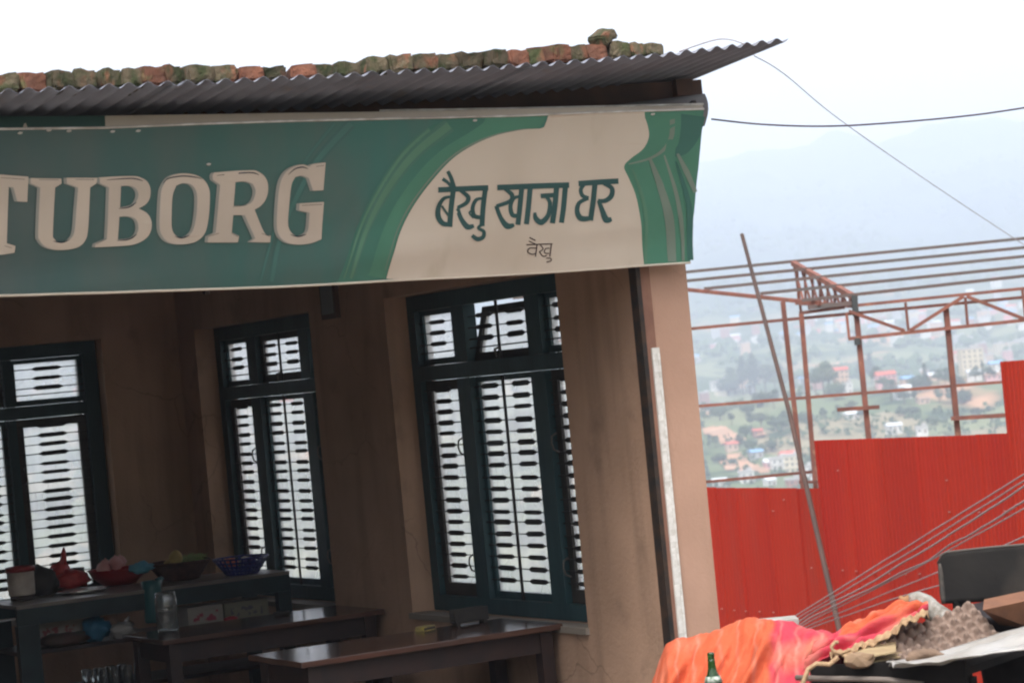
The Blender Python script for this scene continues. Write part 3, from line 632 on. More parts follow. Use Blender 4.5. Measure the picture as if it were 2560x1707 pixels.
SM = [([(1080, 603), (1252, 597)], 3), ([(1100, 555), (1140, 575)], 3), ([(1095, 578), (1140, 598)], 2.5), ([(1150, 600), (1140, 680)], 3), ([(1148, 625), (1100, 625), (1090, 650), (1120, 665), (1146, 655)], 2.6), ([(1172, 605), (1190, 630), (1165, 650)], 2.6), ([(1165, 648), (1190, 678), (1215, 672)], 3), ([(1232, 625), (1205, 630), (1200, 655), (1230, 660)], 2.6), ([(1243, 600), (1234, 680)], 3), ([(1210, 690), (1240, 692), (1240, 708), (1212, 715)], 2.6)]
for i, (pts, wd) in enumerate(SM): sheet2d('script_stroke', None, .0058 + .0003 * (i % 5), m_small, faces=ribbon(z5(pts), wd))
# folded top flap, bottom hem, frame pipes
def flap(x0, x1, m, name, lift=0):
    xs2 = [x0 + (x1 - x0) * i / 24 for i in range(25)]
    tl = [(0, 291), (268, 290), (700, 283), (1130, 277), (1300, 272), (1758, 264)]
    mb = MB()
    for x in xs2:
        a = b3(*bpx(x, topy(x) - .5), .004 + lift); ty = lerp_tab([(-700, 300)] + tl, x)
        b = plane(x, ty, B(0, VT + .03, 0), V) - V * lift
        mb.v += [a - B(0, VT, ZT), b - B(0, VT, ZT)]
    for i in range(24): mb.f.append((2 * i, 2 * i + 2, 2 * i + 3, 2 * i + 1))
    return obj(name, mb, m, banner, smooth=True)
flap(-700, 1757, m_cream, 'top_flap'); flap(-700, 262, vinyl('flap_green', (.045, .10, .085)), 'top_flap_print', .002)
loc0 = B(0, VT, ZT)
hem = [b3(*bpx(x, boty(x) + .5), .002) - loc0 for x in xs_[:-1] + [1722]]
obj('bottom_hem', MB().tube(hem, .006, 6), m_cream, banner, smooth=True)
m_pipe = mat('pipe_white', (.62, .6, .57), .5, (.4, .36, .32), 14)
tp = [b3(*bpx(x, topy(x) - 1), .004) - loc0 for x in xs_ + [1757]]
obj('top_batten', MB().tube(tp, .0055, 6), m_pipe, banner, smooth=True)
tp2 = [plane(x, lerp_tab([(-700, 300), (1000, 277), (1300, 272), (1758, 261)], x), B(0, VT + .05, 0), V) - loc0 for x in range(950, 1760, 80)] + [plane(1758, 261, B(0, VT + .05, 0), V) - loc0]
obj('frame_pipe', MB().tube(tp2, .006, 6), m_pipe, banner, smooth=True)
for u_ in (-4.4, -2.2, .2):      # brackets that carry the banner frame
    obj('frame_bracket', MB().bar(B(u_, -.01, CEIL - .02) - loc0, B(u_, VT + .05, ZT + .04) - loc0, .02).bar(B(u_, -.01, ZB + .03) - loc0, B(u_, VB + .06, ZB + .02) - loc0, .02), m_steel_dark, banner)
for x, y in [(48, 331), (120, 324), (170, 326), (280, 328), (345, 327), (520, 410), (1185, 300), (1630, 285)]:
    s_, t_ = bpx(x, y); c = b3(s_, t_, .008) - loc0
    obj('rivet', MB().lump(c, (.012, .006, .006), 1, 0), m_pipe, banner)

# ------------------------------------------------------------------ furniture inside
TZ = Z0 - 1.293
def furn(name, label, cat, u, v, rz=0, group=None): return thing(name, label, cat, B(u, v, 0), TH + rz, group)
def dining_table(u0, u1, v0, v1, label):
    t = furn('dining_table', label, 'table', u0, v0, 0, 'dark wooden dining tables'); L_, W_ = u1 - u0, v1 - v0
    obj('tabletop', MB().box((0, 0, TZ - .03), (L_, W_, TZ)), m_wood_top, t, bevel=.004)
    obj('apron', MB().box((.06, .05, TZ - .14), (L_ - .06, .075, TZ - .031)).box((.06, W_ - .075, TZ - .14), (L_ - .06, W_ - .05, TZ - .031)).box((.06, .076, TZ - .14), (.085, W_ - .076, TZ - .031)).box((L_ - .085, .076, TZ - .14), (L_ - .06, W_ - .076, TZ - .031)), m_wood_dark, t)
    for x in (.045, L_ - .115):
        for y in (.035, W_ - .105): obj('leg', MB().box((x, y, 0), (x + .07, y + .07, TZ - .032)), m_wood_dark, t)
    obj('foot_rail', MB().box((.09, W_ / 2 - .03, .15), (L_ - .09, W_ / 2 + .03, .19)), m_wood_dark, t)
    return t
dining_table(-1.465, -.008, 1.03, 1.70, 'dark glossy wooden table with napkin holder, pushed to the sill')
dining_table(-1.40, -.03, 3.09, 3.75, 'dark glossy wooden table carrying a glass jar before the teal counter')
def bench(u0, u1, v, label):
    t = furn('bench', label, 'bench', u0, v, 0, 'wooden benches'); L_ = u1 - u0
    obj('seat', MB().box((0, 0, .42), (L_, .27, .45)), m_wood_dark, t)
    for x in (.08, L_ - .14):
        for y in (.03, .18): obj('leg', MB().box((x, y, 0), (x + .06, y + .06, .419)), m_wood_dark, t)
bench(-1.4, -.15, .62, 'low dark bench in front of the table with the napkin holder')
bench(-1.35, -.15, 2.62, 'low dark bench in front of the table with the glass jar')
# teal counter with a shelf
KZ = Z0 - 1.09
ka = bZ(28, 1514, KZ); kb = bZ(739, 1427, KZ)
ku0, ku1, kv = ka.x, min(kb.x, -.02), (ka.y + kb.y) / 2
kt = furn('teal_counter', 'dark teal painted wooden counter with open shelf below', 'counter', ku0, kv)
KL = ku1 - ku0; KW = .62
m_tealc = mat('counter_teal', (.014, .03, .034), .45, (.009, .018, .02), 6)
m_kt = mat('counter_top', (.16, .14, .12), .35, (.12, .1, .09), 6)
obj('countertop', MB().box((0, 0, KZ - .02), (KL, KW, KZ)), m_kt, kt)
obj('apron', MB().box((.0, .004, KZ - .12), (KL, .03, KZ - .021)), m_tealc, kt)
obj('apron', MB().box((KL - .028, .031, KZ - .12), (KL - .002, KW, KZ - .021)), m_tealc, kt)
for x, lw in ((.0, .13), (KL - .085, .085)):
    for y in (.006, KW - .07): obj('leg', MB().box((x, y, 0), (x + lw, y + .06, KZ - .121)), m_tealc, kt)
obj('shelf', MB().box((.02, .08, KZ - .305), (KL - .02, KW - .02, KZ - .28)), m_wood_dark, kt)
obj('lower_shelf', MB().box((.02, .08, KZ - .58), (KL - .02, KW - .02, KZ - .555)), m_wood_dark, kt)
SH = KZ - .28
def on_counter(px, py, z=KZ): q = bZ(px, py, z); return q
def put(name, label, cat, px, py, z=KZ, dv=0, rz=0, group=None):
    q = bZ(px, py, z); return thing(name, label, cat, B(q.x, q.y + dv, z), TH + rz, group)
# bucket
t = put('bucket', 'small white plastic bucket with dark red rim on the counter end', 'bucket', 68, 1500, dv=.09)
obj('body', MB().lathe([(.0, .03), (.078, .03), (.08, .04), (.083, .175), (.078, .175), (.072, .04), (0, .038)]), mat('bucket_white', (.5, .45, .4), .5, (.36, .3, .25), 9), t, smooth=True)
obj('base', MB().lathe([(0, 0), (.07, 0), (.074, .03), (0, .031)]), mat('bucket_base', (.06, .045, .04), .7), t, smooth=True)
obj('rim', MB().lathe([(.079, .172), (.09, .172), (.09, .2), (.083, .204), (.079, .2), (.079, .172)]), mat('rim_red', (.22, .02, .02), .4), t, smooth=True)
t = put('carton', 'blue and white printed carton standing behind the white bucket', 'carton', 16, 1490, dv=.34)
obj('box', MB().box((-.045, -.03, 0), (.045, .03, .13)), mat('carton_blue', (.55, .62, .7), .4), t); obj('label_band', MB().box((-.012, -.0325, .01), (.012, -.0302, .125)).box((-.04, -.0325, .105), (-.014, -.0302, .125)), mat('band_blue', (.03, .07, .4), .4), t)
m_blk = mat('soot_black', (.022, .02, .019), .6, (.04, .035, .03), 10, bump=.3)
t = put('cloth_bundle', 'dark cloth bundle slumped between the bucket and the red bag', 'bundle', 125, 1487, dv=.14)
obj('cloth', MB().lump((0, 0, .075), (.1, .1, .1), 3, .35, 2.2, 3), m_blk, t, smooth=True)
m_bagred = mat('bag_red', (.5, .035, .03), .35, (.33, .02, .02), 14, bump=.6, bscale=25, trans=.15)
t = put('steel_plate', 'round steel plate under the red plastic bag', 'plate', 225, 1483, dv=.15)
obj('plate', MB().lathe([(0, .004), (.13, .006), (.155, .022), (.16, .02), (.135, 0), (0, 0)], 32), mat('steel', (.5, .48, .46), .25, metal=.9), t, smooth=True)
t = put('plastic_bag', 'knotted red plastic bag heaped on the steel plate', 'bag', 190, 1478, dv=.15)
t.location.z += .012
obj('bag', MB().lump((.02, 0, .055), (.125, .08, .06), 3, .45, 2.6, 8).lump((-.03, .02, .12), (.055, .04, .06), 2, .5, 3, 4), m_bagred, t, smooth=True)
obj('knot', MB().tube([(-.02, .02, .14), (-.005, .02, .19), (.0, .02, .235), (.004, .02, .26)], [.03, .02, .014, .004], 7).tube([(-.03, .02, .13), (-.075, .02, .15), (-.105, .01, .135)], [.02, .016, .004], 6), m_bagred, t, smooth=True)
t = put('saucepan', 'small dark saucepan with a handle behind the red bag', 'saucepan', 233, 1462, dv=.36)
obj('pan', MB().lathe([(0, 0), (.06, 0), (.07, .1), (.066, .1), (.056, .006), (0, .006)]), m_steel_dark, t, smooth=True)
obj('handle', MB().tube([(-.06, 0, .085), (-.1, -.01, .12), (-.13, -.02, .135)], .008, 6), m_blk, t, smooth=True)
t = put('red_bowl', 'wide red plastic bowl holding onions on the counter', 'bowl', 322, 1462, dv=.17)
obj('bowl', MB().lathe([(0, 0), (.1, 0), (.17, .06), (.19, .1), (.198, .104), (.186, .1), (.162, .06), (.095, .008), (0, .008)], 32), mat('bowl_red', (.33, .015, .018), .35), t, smooth=True)
m_on = mat('onion_skin', (.48, .2, .2), .45, (.6, .36, .33), 10)
for i, (x, y, r) in enumerate([(-.11, -.04, .048), (-.06, .05, .045), (-.03, -.05, .05), (.03, .03, .042)]):
    q = B(*(toB(t.location).xy), 0); o2 = thing('onion', 'pinkish red onion heaped inside the wide red bowl', 'onion', (t.location.x + x * U.x + y * V.x, t.location.y + x * U.y + y * V.y, KZ + .075 + .01 * i), TH, 'onions in the red bowl')
    obj('bulb', MB().lathe([(0, 0), (r * .6, r * .15), (r, r * .8), (r * .7, r * 1.4), (r * .2, r * 1.75), (0, r * 2.0)], 14), m_on, o2, smooth=True)
tb = put('cloth_rag', 'light blue rag lying over the red bowl rim', 'rag', 378, 1430, z=KZ + .1, dv=.17)
obj('cloth', MB().lump((0, 0, .025), (.075, .05, .032), 3, .6, 2.8, 21), mat('rag_blue', (.1, .3, .4), .8, (.06, .2, .28), 9), tb, smooth=True)
t = put('wicker_basket', 'dark brown wicker basket of ginger and greens on the counter', 'basket', 475, 1450, dv=.16)
m_wk = mat('wicker', (.085, .035, .025), .8, (.04, .02, .016), 22, bump=.6)
wb = MB()
for k in range(9): wb.lathe([(.11 + .009 * k, .012 * k), (.122 + .009 * k, .012 * k + .006), (.118 + .009 * k, .012 * k + .012)], 28)
wb.lathe([(0, .004), (.115, .004)], 28)
obj('weave', wb, m_wk, t, smooth=True, solid=.004)
obj('rim', MB().tube([(.195 * cos(a_ * pi / 12), .195 * sin(a_ * pi / 12), .112) for a_ in range(25)], .008, 6), m_wk, t, smooth=True)
bl = t.location.copy()
t2 = thing('ginger_root', 'knobbly yellow-brown ginger root in the wicker basket', 'ginger', (bl.x - .02, bl.y, KZ + .08), TH)
obj('root', MB().lump((0, 0, .05), (.045, .04, .055), 2, .4, 3, 2).lump((-.03, .02, .02), (.04, .03, .035), 2, .4, 3, 6), mat('ginger', (.4, .3, .1), .8, (.25, .17, .06), 12), t2, smooth=True)
t2 = thing('leafy_greens', 'limp green leafy vegetables lying across the wicker basket', 'greens', (bl.x + .06, bl.y + .04, KZ + .09), TH)
lf = MB()
for i in range(46):
    a_ = random.uniform(-.5, .6); x = random.uniform(-.13, .05); y = random.uniform(-.08, .08); L_ = random.uniform(.06, .15); w_ = random.uniform(.01, .022); z_ = random.uniform(.01, .05)
    d = Vector((cos(a_), sin(a_), random.uniform(-.15, .35))); s_ = Vector((-sin(a_), cos(a_), .2)) * w_
    p = Vector((x, y, z_)); lf.add([p, p + d * L_ * .5 + s_, p + d * L_, p + d * L_ * .5 - s_], [(0, 1, 2, 3)])
obj('leaves', lf, mat('greens', (.13, .22, .05), .6, (.22, .26, .08), 20), t2)
t = put('blue_basket', 'blue plastic mesh basket on the counter by the window', 'basket', 630, 1436, dv=.16)
m_bl = mat('plastic_blue', (.018, .022, .12), .4, (.03, .04, .2), 15)
wb = MB()
for k in range(28):
    a_ = k * 2 * pi / 28; wb.bar((.1 * cos(a_), .1 * sin(a_), .004), (.172 * cos(a_ + .12), .172 * sin(a_ + .12), .1), .012, .004)
for k in range(5): wb.tube([((.1 + .018 * k) * cos(a_ * pi / 14), (.1 + .018 * k) * sin(a_ * pi / 14), .006 + .0245 * k) for a_ in range(29)], .006, 5)
wb.lathe([(0, .003), (.1, .003)], 28)
obj('mesh_wall', wb, m_bl, t)
for i, (x, y, c) in enumerate([(-.07, 0, (.5, .12, .06)), (.02, .02, (.35, .32, .3)), (.06, -.03, (.08, .06, .2))]):
    o2 = thing('wrapped_packet', ['orange', 'grey', 'dark blue'][i] + ' wrapped packet lying in the blue mesh basket', 'packet', (t.location.x + x, t.location.y + y, KZ + .045), TH + i)
    obj('wrapper', MB().lump((0, 0, .03), (.055, .04, .03), 2, .4, 3, i), mat('wrap', c, .4), o2, smooth=True)
# goods on the shelf
def shelf_thing(name, label, cat, du, dv, z=None): return thing(name, label, cat, B(ku0 + du, kv + dv, SH if z is None else z), TH)
def carton(du, dv, w_, d_, h_, col, prt, label):
    t = shelf_thing('carton', label, 'carton', du, dv); obj('box', MB().box((-w_ / 2, 0, 0), (w_ / 2, d_, h_)), mat('card', col, .6, tuple(c * .8 for c in col), 5), t)
    obj('print', MB().box((-w_ * .36, -.002, h_ * .25), (w_ * .36, -.0005, h_ * .75)), mat('print', col, .6, prt, 22, 3, .5, .56), t)
carton(.32, .22, .36, .25, .15, (.26, .235, .21), (.2, .05, .055), 'big pale carton with faded red print on the counter shelf')
carton(1.22, .12, .23, .2, .125, (.28, .25, .22), (.26, .045, .07), 'pale carton with pink flower print on the counter shelf')
carton(1.50, .14, .29, .2, .12, (.19, .175, .13), (.09, .09, .1), 'olive carton on the right end of the counter shelf')
t = shelf_thing('plastic_bag', 'crumpled blue plastic bag on the counter shelf', 'bag', .52, .14); obj('bag', MB().lump((0, 0, .07), (.08, .06, .075), 3, .5, 2.5, 31), mat('bag_blue', (.025, .11, .19), .35), t, smooth=True)
t = shelf_thing('plastic_bag', 'clear white plastic bag tied up on the counter shelf', 'bag', .68, .12); obj('bag', MB().lump((0, 0, .045), (.08, .06, .05), 3, .5, 2.5, 12).tube([(.02, 0, .08), (.05, 0, .125)], [.02, .004], 6), mat('bag_clear', (.3, .29, .28), .25), t, smooth=True)
t = shelf_thing('sack', 'dark green and brown sack slumped on the counter shelf', 'sack', .33, .12); obj('cloth', MB().lump((0, .03, .035), (.16, .07, .045), 3, .4, 2, 14), mat('sack_dark', (.035, .04, .025), .8, (.06, .03, .025), 8), t, smooth=True)
t = shelf_thing('packet', 'red foil packet beside the pink flower carton', 'packet', 1.38, .11); obj('foil', MB().lump((0, 0, .02), (.05, .03, .022), 2, .4, 3, 5), mat('foil_red', (.3, .03, .04), .3), t, smooth=True)
m_gl = mat('tumbler_glass', (.75, .8, .8), .08, trans=.9, spec=.5)
for i in range(9):
    t = thing('tumbler', 'clear glass tumbler upside down on the lower counter shelf', 'glass', B(ku0 + .46 + (i % 5) * .075, kv + .12 + .09 * (i // 5), KZ - .555), 0, 'tumblers under the counter')
    obj('glass', MB().lathe([(.031, 0), (.034, 0), (.029, .11), (.0, .112), (0, .106), (.027, .104), (.031, 0)], 16), m_gl, t, smooth=True)
# jar and jug on the middle table
t = put('glass_jar', 'ribbed clear glass jar standing on the middle table', 'jar', 421, 1578, TZ, 0)
prof = [(0, .002), (.06, .002), (.063, .012)] + [(.0635 + .0016 * (k % 2), .02 + .012 * k) for k in range(15)] + [(.058, .21), (.058, .228), (.053, .228), (.053, .21), (.058, .2), (.058, .014), (0, .012)]
obj('glass', MB().lathe(prof, 28), m_gl, t, smooth=True)
t = put('water_jug', 'translucent teal plastic jug behind the glass jar', 'jug', 402, 1556, TZ, .1)
m_jug = mat('jug_teal', (.035, .14, .155), .3, trans=.35)
obj('body', MB().lathe([(0, 0), (.055, 0), (.06, .02), (.056, .2), (.064, .25), (.06, .25), (.052, .2), (.055, .022), (0, .01)], 24), m_jug, t, smooth=True)
obj('spout', MB().tube([(.04, 0, .235), (.075, 0, .262)], [.03, .012], 8), m_jug, t, smooth=True)
t = put('ashtray', 'small dark ashtray on the table with the glass jar', 'ashtray', 400 + 1190 / 3.92, 1340 + 770 / 3.92, TZ); obj('dish', MB().lathe([(0, 0), (.045, 0), (.05, .02), (.043, .02), (.038, .006), (0, .006)], 16), m_blk, t, smooth=True)
# front table: napkin holder, matchbox
t = put('napkin_holder', 'black wire napkin holder on the table by the sill', 'napkin holder', 1188, 1560, TZ, .06)
hb = MB().box((-.1, -.03, .015), (.1, -.024, .085)).box((-.1, .024, .015), (.1, .03, .085)).box((-.1, -.03, .015), (.1, .03, .02))
obj('holder', hb, m_blk, t)
for x in (-.08, .08):
    for y in (-.025, .025): obj('foot', MB().box((x - .01, y - .005, 0), (x + .01, y + .005, .015)), m_blk, t)
t = put('matchbox', 'yellow matchbox lying on the table beside the napkin holder', 'matchbox', 1068, 1575, TZ, .02, .4); obj('box', MB().box((-.045, -.03, 0), (.045, .03, .022)), mat('match_yellow', (.42, .33, .08), .6, (.2, .16, .08), 30), t); obj('strike_band', MB().box((-.0452, -.0305, .004), (.0452, -.0301, .016)), m_blk, t)
t = thing('cardboard_sheet', 'flat grey cardboard leaning under the teal counter', 'cardboard', B(ku0 + .2, kv + .3, 0), TH); obj('board', MB().hexa([(0, -.12, 0), (.42, -.12, 0), (.42, -.11, 0), (0, -.11, 0), (0, .1, .1), (.42, .1, .1), (.42, .11, .1), (0, .11, .1)]), mat('grey_card', (.25, .23, .21), .8), t)

# ------------------------------------------------------------------ red sheet fence
m_fence = mat('fence_red', (.335, .026, .011), .6, (.295, .018, .010), 1.6, 6, spec=.1, rnd=.06, stretch=(1, 1, .12), col3=(.275, .035, .022), scale3=4, lo3=.58, hi3=.85, bump=.25, bscale=1.5)
fp = atY(2200, 1100, 22.0)
def onF(x, y): p = plane(x, y, fp, U); return (p - fp).dot(-V), p.z          # s to the right along the fence, z
fence = thing('sheet_fence', 'tall red ribbed metal sheet fence stepping up beside the teahouse', 'fence', (fp.x, fp.y, 0), TH - pi / 2)
SE = [(1700, 1218), (1788, 1218.5), (1838, 1219), (1919, 1219.5), (1991, 1220.5), (2041, 1100), (2110.6, 1098), (2198.5, 1095), (2286, 1092), (2356, 1089.5), (2442, 1085.5), (2522, 903.5), (2603, 896)]
m_screw = mat('screw', (.38, .24, .21), .4, metal=.4)
for i in range(len(SE) - 1):
    x0, y0 = SE[i]; x1, _ = SE[i + 1]
    if i == 10: x1 = 2524
    if i == 11: x0 = 2507
    if i == 4: x1 = 2056
    s0, z0 = onF(x0, y0); s1, _ = onF(x1, y0)
    mb = MB(); prof = []; s0 -= .02; s1 += .02; s = s0; n = max(3, int(round((s1 - s0) / .052))); p_ = (s1 - s0) / n
    for k in range(n):
        h = .013 if k == 0 else .006
        prof += [(s, 0), (s + p_ * .35, 0), (s + p_ * .45, -h), (s + p_ * .75, -h), (s + p_ * .85, 0)]; s += p_
    prof.append((s, 0))
    yo = .012 * (i % 2)
    for (a_, b_) in prof: mb.v += [Vector((a_, b_ - yo, -2.6)), Vector((a_, b_ - yo, z0 + random.uniform(-.0005, .0005)))]
    for k in range(len(prof) - 1): mb.f.append((2 * k, 2 * k + 2, 2 * k + 3, 2 * k + 1))
    obj('metal_sheet', mb, m_fence, fence, solid=.002)
for x, y in [(1810, 1520), (1841, 1524), (1870, 1526), (1904, 1527), (1939, 1529), (2034, 1418), (2075, 1420), (2112, 1424), (2146, 1426), (2192, 1429), (2230, 1432), (2270, 1434), (2305, 1433), (2376, 1435), (2100, 1175), (2372, 1199), (2379, 1278), (2454, 1279), (2518, 1276), (2420, 1690), (1965, 1248), (1938, 1276)]:
    s, z = onF(x, y); obj('screw', MB().box((s - .009, -.03, z - .004), (s + .009, -.018, z + .004)), m_screw, fence)
# back rails of the fence
for zz in (-1.2, -.2, .35):
    obj('fence_rail', MB().box((onF(1700, 1200)[0], .012, zz), (onF(2603, 1100)[0], .05, zz + .04)), mat('rail_red', (.3, .09, .06), .7), fence)

# ------------------------------------------------------------------ steel shed frame
m_primer = mat('primer_red', (.235, .088, .06), .75, (.15, .062, .048), 5, 5, rnd=.15, col3=(.33, .16, .10), scale3=9, lo3=.6, hi3=.75)
m_purl = mat('purlin_grey', (.115, .095, .088), .7, (.13, .085, .075), 3, rnd=.1)
m_weld = mat('weld_grey', (.05, .055, .055), .6)
shed = thing('shed_frame', 'unfinished red-primed steel shed frame with bare purlins behind the fence', 'shed frame', (0, 26, 0))
so = Vector((0, 26, 0))
def mem(name, a, b, w_, m=m_primer, h=None):
    return obj(name, MB().bar(atY(*a) - so, atY(*b) - so, w_, h), m, shed)
def ext(a, b, t0, t1):   # lengthen a pixel line
    return ((a[0] + (b[0] - a[0]) * t0, a[1] + (b[1] - a[1]) * t0), (a[0] + (b[0] - a[0]) * t1, a[1] + (b[1] - a[1]) * t1))
for a, b, Y, t0 in [((1708, 681), (2560, 596), 29.2, -.5), ((1708, 703), (2560, 619), 28.4, -.5), ((1760, 722), (2560, 641), 27.6, 0), ((1901, 734), (2560, 667), 26.8, 0), ((2005, 751), (2560, 690), 26.0, 0)]:
    p, q = ext(a, b, t0, 1.25); mem('purlin', (*p, Y), (*q, Y), .034, m_purl)
mem('rafter', (1600, 712, 28.6), (2050, 758, 25.96), .04); mem('chord', (2136, 764, 25.95), (2640, 713, 25.95), .032); mem('chord', (2121, 847, 25.95), (2640, 792, 25.95), .036)
p, q = ext((1725, 822), (2560, 743), -.4, 1.2); mem('rail', (*p, 26.06), (*q, 26.06), .032)
p, q = ext((1747, 1015), (2503, 955), -.4, 1.2); mem('rail', (*p, 26.06), (*q, 26.06), .03)
p, q = ext((1766, 1204), (2032, 1179), -.5, 1.03); mem('rail', (*p, 26.06), (*q, 26.06), .03)
mem('stub_rail', (2093, 1024, 25.93), (2198, 1017, 25.93), .04); mem('stub_rail', (2378, 1046, 25.93), (2640, 1030, 25.93), .042); mem('stub_rail', (1998, 1205, 25.93), (2047, 1204, 25.93), .03)
mem('post', (1957, 754, 27.2), (2010, 1240, 27.2), .05); mem('post', (2003, 784, 26.0), (2045, 1290, 26.0), .046); mem('post', (2136, 738, 26.0), (2192, 1300, 26.0), .052); mem('post', (2364.6, 769.5, 26.0), (2415, 1300, 26.0), .054)
mem('post', (1988, 668, 29.1), (2003, 784, 29.1), .03)
for a, b in [((2116, 781), (2123, 846)), ((2263.6, 756), (2271, 826)), ((2413, 743), (2419, 811)), ((2556, 724), (2564, 796))]: mem('strut', (*a, 25.95), (*b, 25.95), .026)
for a, b in [((2122, 778), (2262, 827)), ((2275, 826), (2409, 741)), ((2417, 741), (2570, 801))]: mem('brace', (*a, 25.94), (*b, 25.94), .034)
mem('top_chord', (1983, 658, 29.2), (2138, 744, 25.98), .055); mem('bottom_chord', (1992, 757, 29.2), (2136, 764, 25.98), .045)
mem('tie', (2020, 769, 26.0), (2136, 757, 26.0), .045, m_purl); mem('tie', (1998, 783, 26.02), (2112, 768, 26.02), .034)
for i in range(8):
    a_ = i / 8; b_ = (i + 1) / 8; T = lambda k: (1983 + 155 * k, 658 + 86 * k, 29.2 - 3.22 * k); Bt = lambda k: (1992 + 144 * k, 757 + 7 * k, 29.2 - 3.22 * k)
    mem('web', T(a_), Bt(b_), .024); mem('web', Bt(a_ + .03), T(a_ + .06), .024)
mem('splice_plate', (2136, 738, 25.955), (2139, 790, 25.955), .056, m_weld); mem('splice_plate', (2142, 845, 25.955), (2144, 862, 25.955), .056, m_weld)
# concrete footings for the posts (behind the fence)
for x, Y in ((2010, 27.2), (2045, 26), (2192, 26), (2415, 26)):
    q = atY(x, 1290, Y); gz = height(q.x, Y); obj('post', MB().box((q.x - .025, Y - 26 - .025, gz - .2), (q.x + .025, Y - 26 + .025, q.z + .05)), m_primer, shed)

# ------------------------------------------------------------------ leaning pole, cables
pa = atY(2105, 1602, 20.5); pb = atY(1855, 587, 25.75)
pa2 = pa + (pa - pb) * .05
tag(obj('leaning_pole', MB().tube([pa2, pa, (pa + pb) / 2 + Vector((.03, 0, .02)), pb], [.024, .024, .022, .02], 10), mat('bamboo', (.085, .045, .034), .75, (.055, .034, .028), 3, bump=.2), smooth=True), 'long brown pole leaning against the bare shed frame', 'pole')
def cable(name, pts, r, m, label, group=None, wob=0, n=40):
    P = [Vector(p) for p in pts]; out = []
    for k in range(n + 1):
        t_ = k / n * (len(P) - 1); i = min(int(t_), len(P) - 2); q = t_ - i
        g = lambda j: P[max(0, min(len(P) - 1, j))]
        a, b, c, d = g(i - 1), g(i), g(i + 1), g(i + 2)
        v = .5 * ((2 * b) + (c - a) * q + (2 * a - 5 * b + 4 * c - d) * q ** 2 + (3 * b - a - 3 * c + d) * q ** 3)
        if wob: v = v + Vector((0, 0, wob * noise.noise(Vector((k * .35, r * 1000, wob * 77)))))
        out.append(v)
    return tag(obj(name, MB().tube(out, r, 6), m, smooth=True), label, 'cable', group)
m_cab = mat('cable_dark', (.06, .04, .055), .5); m_wire = mat('wire_grey', (.3, .25, .25), .5)
e1 = B(.24, -.40, Z0 + 1.09)
cable('power_cable', [e1, atY(1900, 311, 11.6), atY(2040, 316, 11.7), atY(2180, 311, 11.8), atY(2400, 292, 12), atY(2560, 270, 12.2), atY(2760, 235, 12.5)], .0045, m_cab, 'thick dark power cable running from the banner corner')
w1 = onV(1885, 140, -.70)
cable('guy_wire', [B(w1.x, -.70, w1.z), atY(1960, 185, 12.4), atY(2100, 300, 14), atY(2330, 460, 16.5), atY(2560, 612, 19), atY(2760, 740, 21.5)], .0026, m_wire, 'thin grey wire dropping from the roof corner past the shed')
w2 = onV(1800, 105, -.6)
cable('loose_wire', [B(onV(1700, 150, -.45).x, -.45, edge_z(.2) + .02), B(w2.x, -.6, w2.z + .012), B(onV(1860, 112, -.69).x, -.70, onV(1860, 112, -.69).z)], .003, m_wire, 'short loose wire curling over the zinc roof corner')
WS = atY(1985, 1550, 17.5)
for i, (r0, mid, yend, wob) in enumerate([(0, (2270, 1360), 1172, .004), (1, (2270, 1378), 1188, .006), (2, (2270, 1398), 1203, .012), (3, (2290, 1412), 1240, .022), (4, (2290, 1418), 1258, .006), (5, (2290, 1452), 1330, .006), (6, (2290, 1480), 1400, .006)]):
    cable('stay_wire', [WS + Vector((.02 * i - .05, 0, -.012 * i)), atY(mid[0], mid[1] + (4 - i) * 1.0, 15.5), atY(2580, yend, 13.6), atY(2800, yend - 150, 12.6)], .0055 if i in (2, 3) else .0042, m_wire,
          ['topmost wire of the fan crossing the red fence', 'second wire from the top of the fan crossing the red fence', 'thick twisted wire high in the fan crossing the red fence', 'thick wavy wire in the middle of the fan over the red fence', 'thin wire just under the wavy wire over the red fence', 'second lowest wire of the fan, ending behind the black panel', 'lowest wire of the fan, ending behind the black panel'][i], 'wires fanning out over the fence', wob)
wa = thing('concrete_anchor', 'pale weathered concrete block holding the fan of wires', 'block', (WS.x - .1, WS.y, 0))
gz = height(WS.x, WS.y)
obj('block', MB().box((-.1, -.1, gz), (.115, .1, WS.z - .035)), mat('anchor_cement', (.5, .48, .45), .9, (.38, .36, .33), 6), wa, bevel=.012)
obj('hook', MB().tube([(.1, 0, WS.z - .05), (.1, 0, WS.z + .005), (.13, 0, WS.z - .01)], .008, 6), m_steel_dark, wa)

# ------------------------------------------------------------------ street stall in front of the fence
def z8(x, y): return 1600 + x / 2.45, 1360 + y / 2.45
def P8(x, y, Y): return atY(*z8(x, y), Y)
m_sootm = mat('soot_metal', (.009, .0085, .0085), .8, (.018, .016, .015), 6, bump=.15, spec=.04)
